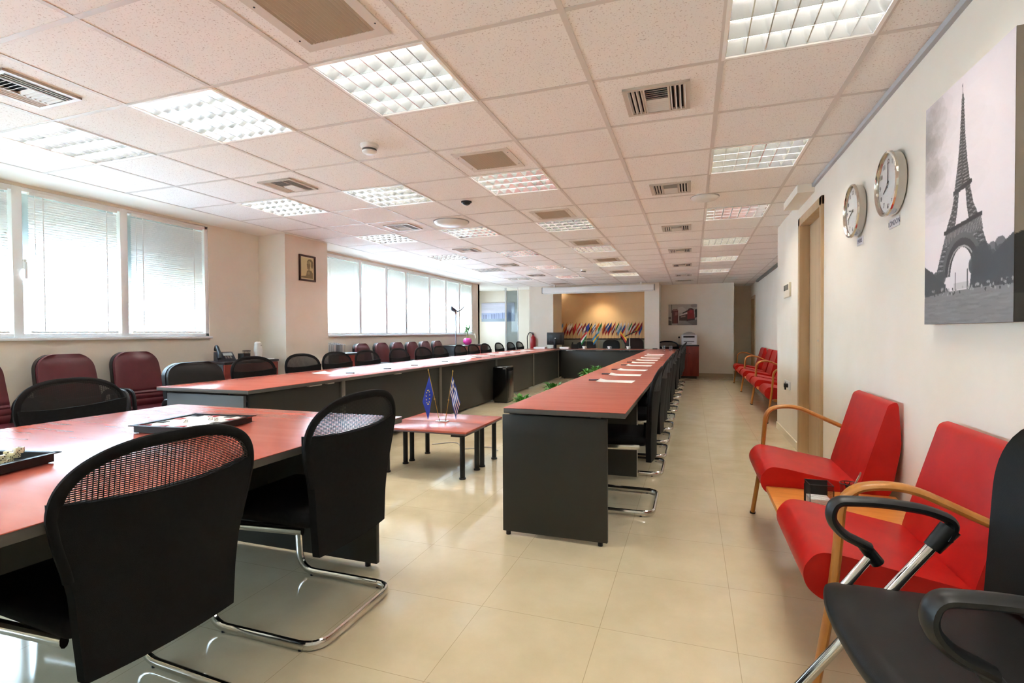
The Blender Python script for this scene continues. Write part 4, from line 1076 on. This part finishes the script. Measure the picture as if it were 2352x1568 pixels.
# planters on the floor inside the wings
def planter(label, x, y, h, seed):
    t = thing('planter', label, 'plant', (x, y, 0), 0, 'red floor planters between the wings')
    MB().prism([(-.08, 0), (.08, 0), (.105, h), (-.105, h)], -.09, .09, 'y').build('pot', REDPOT, t); MB().box(-.09, .09, -.078, .078, h-.012, h+.001).build('soil', SOIL, t, smooth=False)
    leafy(t, 70, .07, .06, GREEN, .17, h, seed, wide=.3); return t
planter('red planter with bright green leaves behind the coffee tables', -1.68, 5.18, .36, 2)
planter('leafy planter peeking over the right wing table, second behind the coffee tables', -1.72, 6.6, .36, 3)
planter('leafy planter in the middle of the wings, its leaves above the right wing table edge', -2.0, 10.2, .28, 4)
planter('leafy planter farthest from the camera between the wings', -1.95, 11.0, .30, 6)
t = thing('tower_unit', 'tall glossy black tower unit with a silver top trim, standing against the left wing table', 'appliance', (-3.0, 8.12, 0))
MB().box(-.13, .13, -.17, .17, .01, .60, .03, 4).build('body', mat('piano_black', '#09090a', .15), t); MB().box(-.11, .12, -.15, .15, .0, .012).build('base', BLACK, t)
MB().box(.05, .11, -.172, .05, .555, .575, .004).build('trim', STEEL, t); MB().box(.128, .134, -.12, .12, .08, .52, .002).build('front_panel', mat('olive_black', '#1d1d1a', .25), t)
t = tag(MB().tube(fillet([(-2.55, 4.75, .006), (-2.35, 4.95, .006), (-2.15, 4.62, .006), (-1.95, 4.85, .006), (-1.80, 4.70, .006)], .12), .005, n=6).build('floor_cable', GREY), 'thin grey cable lying on the floor behind the coffee tables', 'cable')
# glass partition + picture behind + extinguisher
t = thing('glass_partition', 'slim glass partition panel between two white posts at the far left', 'partition', (-4.62, 13.2, 0))
for s, w in ((-.175, .024), (.175, .012)): MB().box(s-w, s+w, -.02, .02, 0, 2.376, .004).build('post', PVC, t)
MB().box(-.16, .16, -.004, .004, .05, 2.3).build('pane', PTINT, t, smooth=False); MB().box(-.16, .16, -.015, .015, 0, .05, .003).build('bottom_rail', PVC, t)
t = thing('canvas_print', 'pale grey canvas print of a city skyline over water, behind the glass partition', 'picture', (-5.40, 14.2, 1.765))
MB().box(-.52, .52, -.03, -.0004, -.275, .275, .003).build('stretcher', mat('canvas_edge_pale', '#b9bbc2', .7), t)
im = Img(96, 50, (.82, .82, .87))
for k in range(30): im.ell(random.random(), random.random()*.5, .2, .06, (.88, .86, .92) if k % 2 else (.76, .76, .80), .25)
im.poly([(0, .55), (1, .55), (1, 1), (0, 1)], (.66, .70, .82)); im.poly([(0, .85), (1, .85), (1, 1), (0, 1)], (.58, .63, .68))
for k in range(38):
    x = .05+.93*random.random(); hh = .05+.22*random.random()*(x**1.2); im.poly([(x, .68-hh), (x+.02, .68-hh), (x+.02, .85), (x, .85)], (.48, .51, .62), .7)
im.poly([(.8, .6), (.9, .52), (1, .66), (1, 1), (.8, .9)], (.42, .44, .52), .6)
im.plane('print', lambda x, y: (-.52+1.04*x, -.0306, .275-.55*y), t)
t = thing('fire_extinguisher', 'red fire extinguisher with a black hose on the left niche pillar', 'fire extinguisher', (-4.06, 13.32, .62))
MB().lathe([(.0, 0), (.07, .01), (.075, .03), (.075, .36), (.06, .42), (.025, .45), (.025, .48)], n=24).build('cylinder', mat('extinguisher_red', '#a3151c', .3), t)
MB().box(-.015, .015, -.05, .05, .48, .52, .004).box(-.012, .012, -.09, .03, .53, .545, .003).build('valve_handle', BLACK, t)
MB().tube(fillet([(0, .0, .5), (-.09, -.01, .56), (-.16, -.02, .45), (-.15, -.02, .1)], .08), .012, n=8).build('hose', BLACK, t)
MB().box(-.05, .05, .072, .08, .2, .26).build('wall_bracket', STEEL, t)
# ------------------------------------------------------------------ head table things
t = thing('monitor', 'black computer monitor seen from behind on the head table', 'monitor', (-3.34, 12.95, TT), .06)
MB().box(-.225, .225, -.018, .018, .10, .42, .008).box(-.15, .15, -.045, -.016, .15, .36, .015).build('screen_back', BLACK, t)
MB().box(-.205, .205, .0175, .0185, .12, .40).build('screen', mat('screen_off', '#121417', .1), t, smooth=False)
MB().box(-.035, .035, -.07, -.03, .01, .26, .008).build('stand', BLACK, t); MB().box(-.11, .11, -.12, .08, 0, .012, .004).build('base', BLACK, t)
MB().lathe([(.014, 0), (.012, .002), (0, .002)], n=18, M=Matrix.Translation((0, -.0455, .27)) @ Matrix.Rotation(PI/2, 4, 'X')).build('emblem', STEEL, t)
t = thing('paper_tray', 'white paper tray beside the monitor stand on the head table', 'paper', (-3.07, 12.85, TT)); MB().box(-.12, .12, -.08, .08, 0, .05, .004).build('tray', WHITE, t)
t = thing('paper_stack', 'white papers left of the monitor stand on the head table', 'paper', (-3.74, 12.9, TT)); MB().box(-.15, .15, -.1, .1, 0, .045, .001).build('sheets', PAPER, t)
t = thing('desk_telephone', 'black telephone right of the monitor on the head table', 'telephone', (-2.83, 12.95, TT), .2)
MB().prism([(-.1, 0), (.1, 0), (.1, .07), (-.1, .12)], -.09, .09, 'x').build('body', BLACK, t); MB().tube(fillet([(-.06, -.08, .12), (-.06, -.04, .16), (-.06, .06, .13), (-.06, .1, .09)], .03), .02, n=8).build('handset', BLACK, t)
def cup(label, x, y, rz):
    t = thing('coffee_cup', label, 'cup', (x, y, TT+.012), rz, 'white cups on the head table')
    MB().lathe([(.022, 0), (.024, .005), (.036, .03), (.046, .062), (.044, .062), (.034, .03), (.02, .008), (0, .008)], n=26).build('bowl', CERAM, t)
    MB().tube([(.044+.0, 0, .05), (.066, 0, .05), (.066, 0, .028), (.038, 0, .022)], .0045, n=8).build('handle', CERAM, t)
    s = thing('saucer', label.replace('coffee cup', 'saucer under the cup'), 'saucer', (x, y, TT), 0, 'white saucers on the head table')
    MB().lathe([(.03, 0), (.04, .002), (.075, .011), (.073, .0125), (.03, .005), (0, .005)], n=30).build('plate', CERAM, s)
cup('white coffee cup on the head table nearest the monitor', -2.55, 12.72, .2); cup('white coffee cup in the middle of the head table', -1.93, 12.72, .2); cup('white coffee cup at the right end of the head table', -1.47, 12.74, -.4)
HW = mat('f_white', '#ece8e6', .7); HR = mat('f_red', '#c22a2c', .7); HG = mat('f_green', '#2f8a4a', .7); HB = mat('f_blue', '#2d55a8', .7); HY = mat('f_yellow', '#e8b93a', .7); HK = mat('f_black', '#1d1a1a', .7); HLB = mat('f_lightblue', '#6fa6d6', .7); HO = mat('f_orange', '#dd7a35', .7); HDR = mat('f_maroon', '#8b2130', .7); HSK = mat('f_sky', '#3f8fc0', .7)
def desk_flag(label, x, mats, lean, grp='small flags on poles on the head table'):
    t = thing('table_flag', label, 'flag', (x, 12.95, TT), 0, grp)
    MB().lathe([(.045, 0), (.045, .01), (.01, .018)], n=20).build('base', mat('flag_base', '#6d4a2c', .4), t)
    tp = Vector((lean*.12, 0, .46)); MB().tube([(0, 0, .01), tp], .004, n=8).build('pole', GOLD, t)
    a = tp.lerp(Vector((0, 0, .01)), .03); c = tp.lerp(Vector((0, 0, .01)), .38)
    n = len(mats); flag_cloth(t, a, c, .20, (-.17 if lean >= 0 else .17, -.02, 0), mats, lambda i, j: min(n-1, i*n//12), waves=1.2, amp=.012)
desk_flag('small red white green flag on the head table, left of the middle', -2.55, [HR, HW, HG], .3)
desk_flag('small blue flag with yellow band on the head table in front of the niche', -2.22, [HSK, HY, HSK], .05)
desk_flag('small black red yellow flag on the head table, right of the middle', -1.66, [HY, HR, HK], -.25)
t = thing('music_stand', 'black music stand with a sheet of white paper at the right of the niche', 'music stand', (-1.50, 13.34, 0))
MB().tube([(0, 0, .02), (0, 0, 1.02)], .012, n=10).build('pole', STEEL, t)
b = MB()
for k in range(3):
    a = 2*PI*k/3+.5; b.tube([(0, 0, .12), (.18*math.cos(a), .18*math.sin(a), .012)], .009, n=8)
b.build('tripod', BLACK, t)
Mx = Matrix.Translation((-.08, 0, 1.06)) @ Matrix.Rotation(-.42, 4, 'Y')
MB().box(-.24, .30, -.16, .16, 0, .012, .003, M=Mx).build('desk', BLACK, t); tag(MB().box(-.22, .02, -.14, .14, .0125, .0165, M=Mx).build('paper_sheet', PAPER, loc=(-1.50, 13.34, 0)), 'white sheet of paper on the black music stand', 'paper')
def tumbler(label, x, y):
    t = thing('drinking_glass', label, 'glass', (x, y, TT), 0, 'drinking glasses on the right wing')
    MB().lathe([(.028, 0), (.031, .002), (.037, .12), (.035, .12), (.029, .012), (0, .010)], n=24).build('tumbler', GLASS, t)
tumbler('clear drinking glass on the far end of the right wing, left one', -.585, 11.72); tumbler('clear drinking glass on the far end of the right wing, right one', -.44, 11.74)
t = thing('marker_cap', 'small black object lying near the far end of the right wing table', 'small object', (-.85, 12.95, TT)); MB().box(-.06, .06, -.02, .02, 0, .02, .006).build('case', BLACK, t)
# niche ledge with the row of flags
t = thing('credenza', 'long dark topped credenza in the niche under the row of flags', 'cabinet', (-2.5, 14.68, 0))
MB().box(-1.36, 1.36, -.24, .29, .05, .95, .003).build('carcass', mat('grey_green_front', '#8a8c80', .5), t); MB().box(-1.36, 1.36, -.2, .28, 0, .05).build('plinth', BLACK, t, smooth=False)
MB().box(-1.365, 1.365, -.25, .295, .95, .985, .004).build('top', mat('dark_ledge', '#4b3d2e', .4), t)
FL = [('dark red and blue', [HB, HDR]), ('deep blue', [HB]), ('white and light blue', [HW, HLB]), ('light blue and white', [HLB, HW]), ('red and brown', [HO, HDR]), ('white and red', [HW, HR]), ('white over dark red', [HW, HDR]), ('plain red', [HR]),
      ('red with white middle', [HR, HW, HR]), ('pink white and red', [HW, HR, HW]), ('maroon and white', [HDR, HW]), ('large royal blue', [FB]), ('black yellow and red', [HK, HY, HR]), ('white with blue stripes', [HW, HB, HW, HB, HW]), ('orange white and lilac', [HO, HW]),
      ('green and white', [HG, HW]), ('orange and red', [HO, HR]), ('blue white and red', [HB, HW, HR]), ('blue over crimson', [HB, HR]), ('crimson and white stripe', [HR, HW, HDR]), ('green white and orange', [HG, HW, HO]), ('white and lilac', [HW, HLB]),
      ('white blue and red', [HW, HB, HR]), ('pale lilac', [HW]), ('green white and red', [HG, HW, HR]), ('brownish red and white', [HDR, HW, HDR]), ('yellow and red', [HR, HY, HR]), ('dark red and navy', [HDR, HB])]
base_m = mat('flag_foot', '#8d6a3e', .4)
for k, (nm_, ms) in enumerate(FL):
    x = -3.80+.0925*k; big = nm_.startswith('large')
    t = thing('table_flag', 'small %s flag in the niche row, %s from the left' % (nm_, ORD[k]), 'flag', (x, 14.49+.06*(k % 3), .985), 0, 'row of small flags in the niche')
    MB().lathe([(.028, 0), (.028, .008), (.006, .012)], n=14).build('base', base_m, t)
    tp = Vector((.02, 0, .47)); MB().tube([(0, 0, .008), tp], .004, n=6).build('pole', mat('flag_pole', '#b08a55', .5) if k == 0 else bpy.data.materials['flag_pole'], t)
    a = tp.lerp(Vector((0, 0, 0)), .04); c = tp.lerp(Vector((0, 0, 0)), .46); n = len(ms); sg = -1
    flag_cloth(t, a, c, .19, (sg*(.15 if big else .095+.045*((k*7) % 4)/3), -.03, 0), ms, lambda i, j, n=n: min(n-1, i*n//12), nu=12, nv=8, waves=1.1, amp=.012)
# printer cabinet and printer, phone box picture
cabinet('mahogany cabinet carrying the printer against the far wall', -.36, .16, 13.68, 14.18, .82, '-y', 2, None, MAROON)
t = thing('printer', 'grey office printer on the mahogany cabinet at the far wall', 'printer', (-.07, 13.93, .82))
PG = mat('printer_grey', '#c3c4c8', .4)
MB().box(-.19, .19, -.2, .2, 0, .26, .02, 3).build('body', PG, t); 
MB().lathe([(.0, 0), (.16, .0), (.14, .04), (.06, .075), (0, .08)], (0, .02, .255), n=30).build('lid', mat('printer_lid', '#a9a6a2', .4), t)
MB().box(-.14, .13, -.206, -.19, .19, .235, .004).build('paper_slot', BLACK, t); MB().box(-.13, .12, -.204, -.19, .085, .098).build('tray_gap', BLACK, t, smooth=False); MB().box(-.09, .06, -.205, -.19, .035, .05, .002).build('tray_handle', GREY, t)
t = thing('microphone_stand', 'thin dark pole with a small black head left of the printer', 'stand', (-.315, 13.86, .82)); MB().tube([(0, 0, .01), (0, 0, .2)], .004, n=8).build('pole', GREY, t); MB().lathe([(0, .17), (.022, .185), (.022, .21), (0, .225)], n=14).build('head', BLACK, t); MB().lathe([(.03, 0), (.03, .01), (0, .012)], n=16).build('base', BLACK, t)
t = thing('canvas_print', 'canvas print of a red telephone box and red bus on the far wall', 'picture', (-.235, 14.2, 1.605))
MB().box(-.355, .355, -.03, -.0004, -.27, .27, .003).build('stretcher', mat('canvas_edge_grey', '#8b837b', .7), t)
im = Img(110, 84, (.66, .62, .60)); R1 = (.36, .10, .08); R2 = (.50, .09, .11); R3 = (.22, .06, .05); Kk = (.16, .14, .12)
im.ell(.9, .08, .12, .08, (.5, .46, .45), .7); im.poly([(.35, .15), (.5, .12), (.62, .25), (.62, .4), (.35, .4)], (.74, .71, .69)); im.line((.12, 0), (.12, .4), .01, Kk); im.poly([(0, .75), (.12, .8), (.12, 1), (0, 1)], Kk, .8); im.poly([(0, .6), (.1, .6), (.1, .72), (0, .72)], Kk, .7)
im.poly([(.37, .8), (1, .74), (1, 1), (.3, 1)], (.55, .52, .50)); im.poly([(.6, .8), (1, .74), (1, 1), (.85, 1)], (.40, .36, .34), .7)
im.poly([(.13, .30), (.16, .24), (.31, .23), (.35, .30), (.35, .92), (.13, .92)], R1); im.poly([(.14, .3), (.18, .3), (.18, .92), (.13, .92)], R3); im.poly([(.23, .38), (.33, .36), (.33, .52), (.24, .54)], (.52, .34, .32)); im.line((.17, .28), (.33, .28), .012, (.6, .45, .42)); im.poly([(.3, .66), (.34, .66), (.34, .92), (.3, .92)], (.28, .07, .12))
im.poly([(.36, .22), (.385, .22), (.385, .92), (.36, .92)], (.78, .70, .68))
im.poly([(.50, .40), (.68, .28), (.68, .36), (.50, .46)], Kk); im.poly([(.42, .50), (.66, .38), (.66, .46), (.40, .55)], (.82, .78, .76)); im.poly([(.38, .56), (.68, .46), (.68, .78), (.38, .78)], (.24, .15, .12)); im.poly([(.44, .58), (.6, .53), (.6, .6), (.44, .63)], (.6, .5, .47))
im.poly([(.66, .30), (.72, .20), (.82, .19), (.89, .26), (.92, .72), (.66, .78)], R2); im.poly([(.66, .30), (.72, .20), (.82, .19), (.89, .26), (.84, .28), (.76, .25), (.70, .34)], R3); im.ell(.79, .35, .05, .07, (.6, .14, .18)); im.poly([(.64, .72), (.92, .68), (.92, .76), (.64, .80)], R3); im.poly([(.92, .26), (1, .24), (1, .62), (.93, .66)], Kk)
im.plane('print', lambda x, y: (-.355+.71*x, -.0306, .27-.54*y), t)
# recessed spot lighting the niche wall
t = thing('recessed_spot', 'recessed spot lamp in the niche ceiling above the flags', 'light', (-2.45, 14.45, 2.298))
MB().lathe([(.055, 0), (.055, -.006), (.042, -.006), (.04, 0)], n=24, cap=False).build('trim_ring', WHITE, t); MB().lathe([(.04, -.001), (0, -.001)], n=20).build('lens', mat('spot_lens', '#fff2d8', .4, emit='#ffe2b0', estr=8), t)
# ------------------------------------------------------------------ light and camera
def lamp(name, kind, loc, rot, energy, color, **kw):
    l = bpy.data.lights.new(name, kind); l.energy = energy; l.color = color
    for k, v in kw.items(): setattr(l, k, v)
    o = bpy.data.objects.new(name, l); COL.objects.link(o); o.location = loc; o.rotation_euler = rot; return o
sp = lamp('niche_spot', 'SPOT', (-2.45, 14.45, 2.28), (math.radians(14), 0, 0), 19, (1, .86, .62), spot_size=math.radians(110), spot_blend=1.0, shadow_soft_size=.04)
for (y0, y1, xo) in (W1+(XL,), W2+(XL,), (12.9, 13.5, -6.1)):  # third portal serves the added unseen opening of the far left recess
    p = lamp('window_portal', 'AREA', (xo-.26, (y0+y1)/2, (SILL+HEAD)/2), (0, -PI/2, 0), 1, (1, 1, 1), shape='RECTANGLE')
    p.data.size = HEAD-SILL; p.data.size_y = y1-y0; p.data.cycles.is_portal = True
sc = bpy.context.scene
w = bpy.data.worlds.new('sky'); sc.world = w; w.use_nodes = True
bg = w.node_tree.nodes['Background']; bg.inputs[0].default_value = (.62, .80, 1.0, 1); bg.inputs[1].default_value = SKY
cam = bpy.data.cameras.new('camera'); co = bpy.data.objects.new('camera', cam); COL.objects.link(co)
f_, ya, pi_, ro = 1181.45, math.radians(19.3005), math.radians(-.98021), math.radians(-.31435)
F = Vector((-math.sin(ya)*math.cos(pi_), math.cos(ya)*math.cos(pi_), math.sin(pi_))); R = Vector((math.cos(ya), math.sin(ya), 0)); U = R.cross(F)
R2_ = R*math.cos(ro)+U*math.sin(ro); U2_ = U*math.cos(ro)-R*math.sin(ro)
M = Matrix((R2_, U2_, -F)).transposed().to_4x4(); M.translation = (0, 0, H); co.matrix_world = M
cam.sensor_fit = 'HORIZONTAL'; cam.sensor_width = 36; cam.lens = f_/2352*36; cam.clip_start = .02
sc.camera = co
vs = sc.view_settings; vs.view_transform = 'Standard'; vs.look = 'None'; vs.gamma = 1; vs.use_curve_mapping = False; vs.exposure = EXPO
cy = sc.cycles; cy.use_denoising = True; cy.max_bounces = 12; cy.diffuse_bounces = 8; cy.glossy_bounces = 5; cy.transparent_max_bounces = 24; cy.caustics_reflective = False; cy.caustics_refractive = False; cy.sample_clamp_indirect = 30
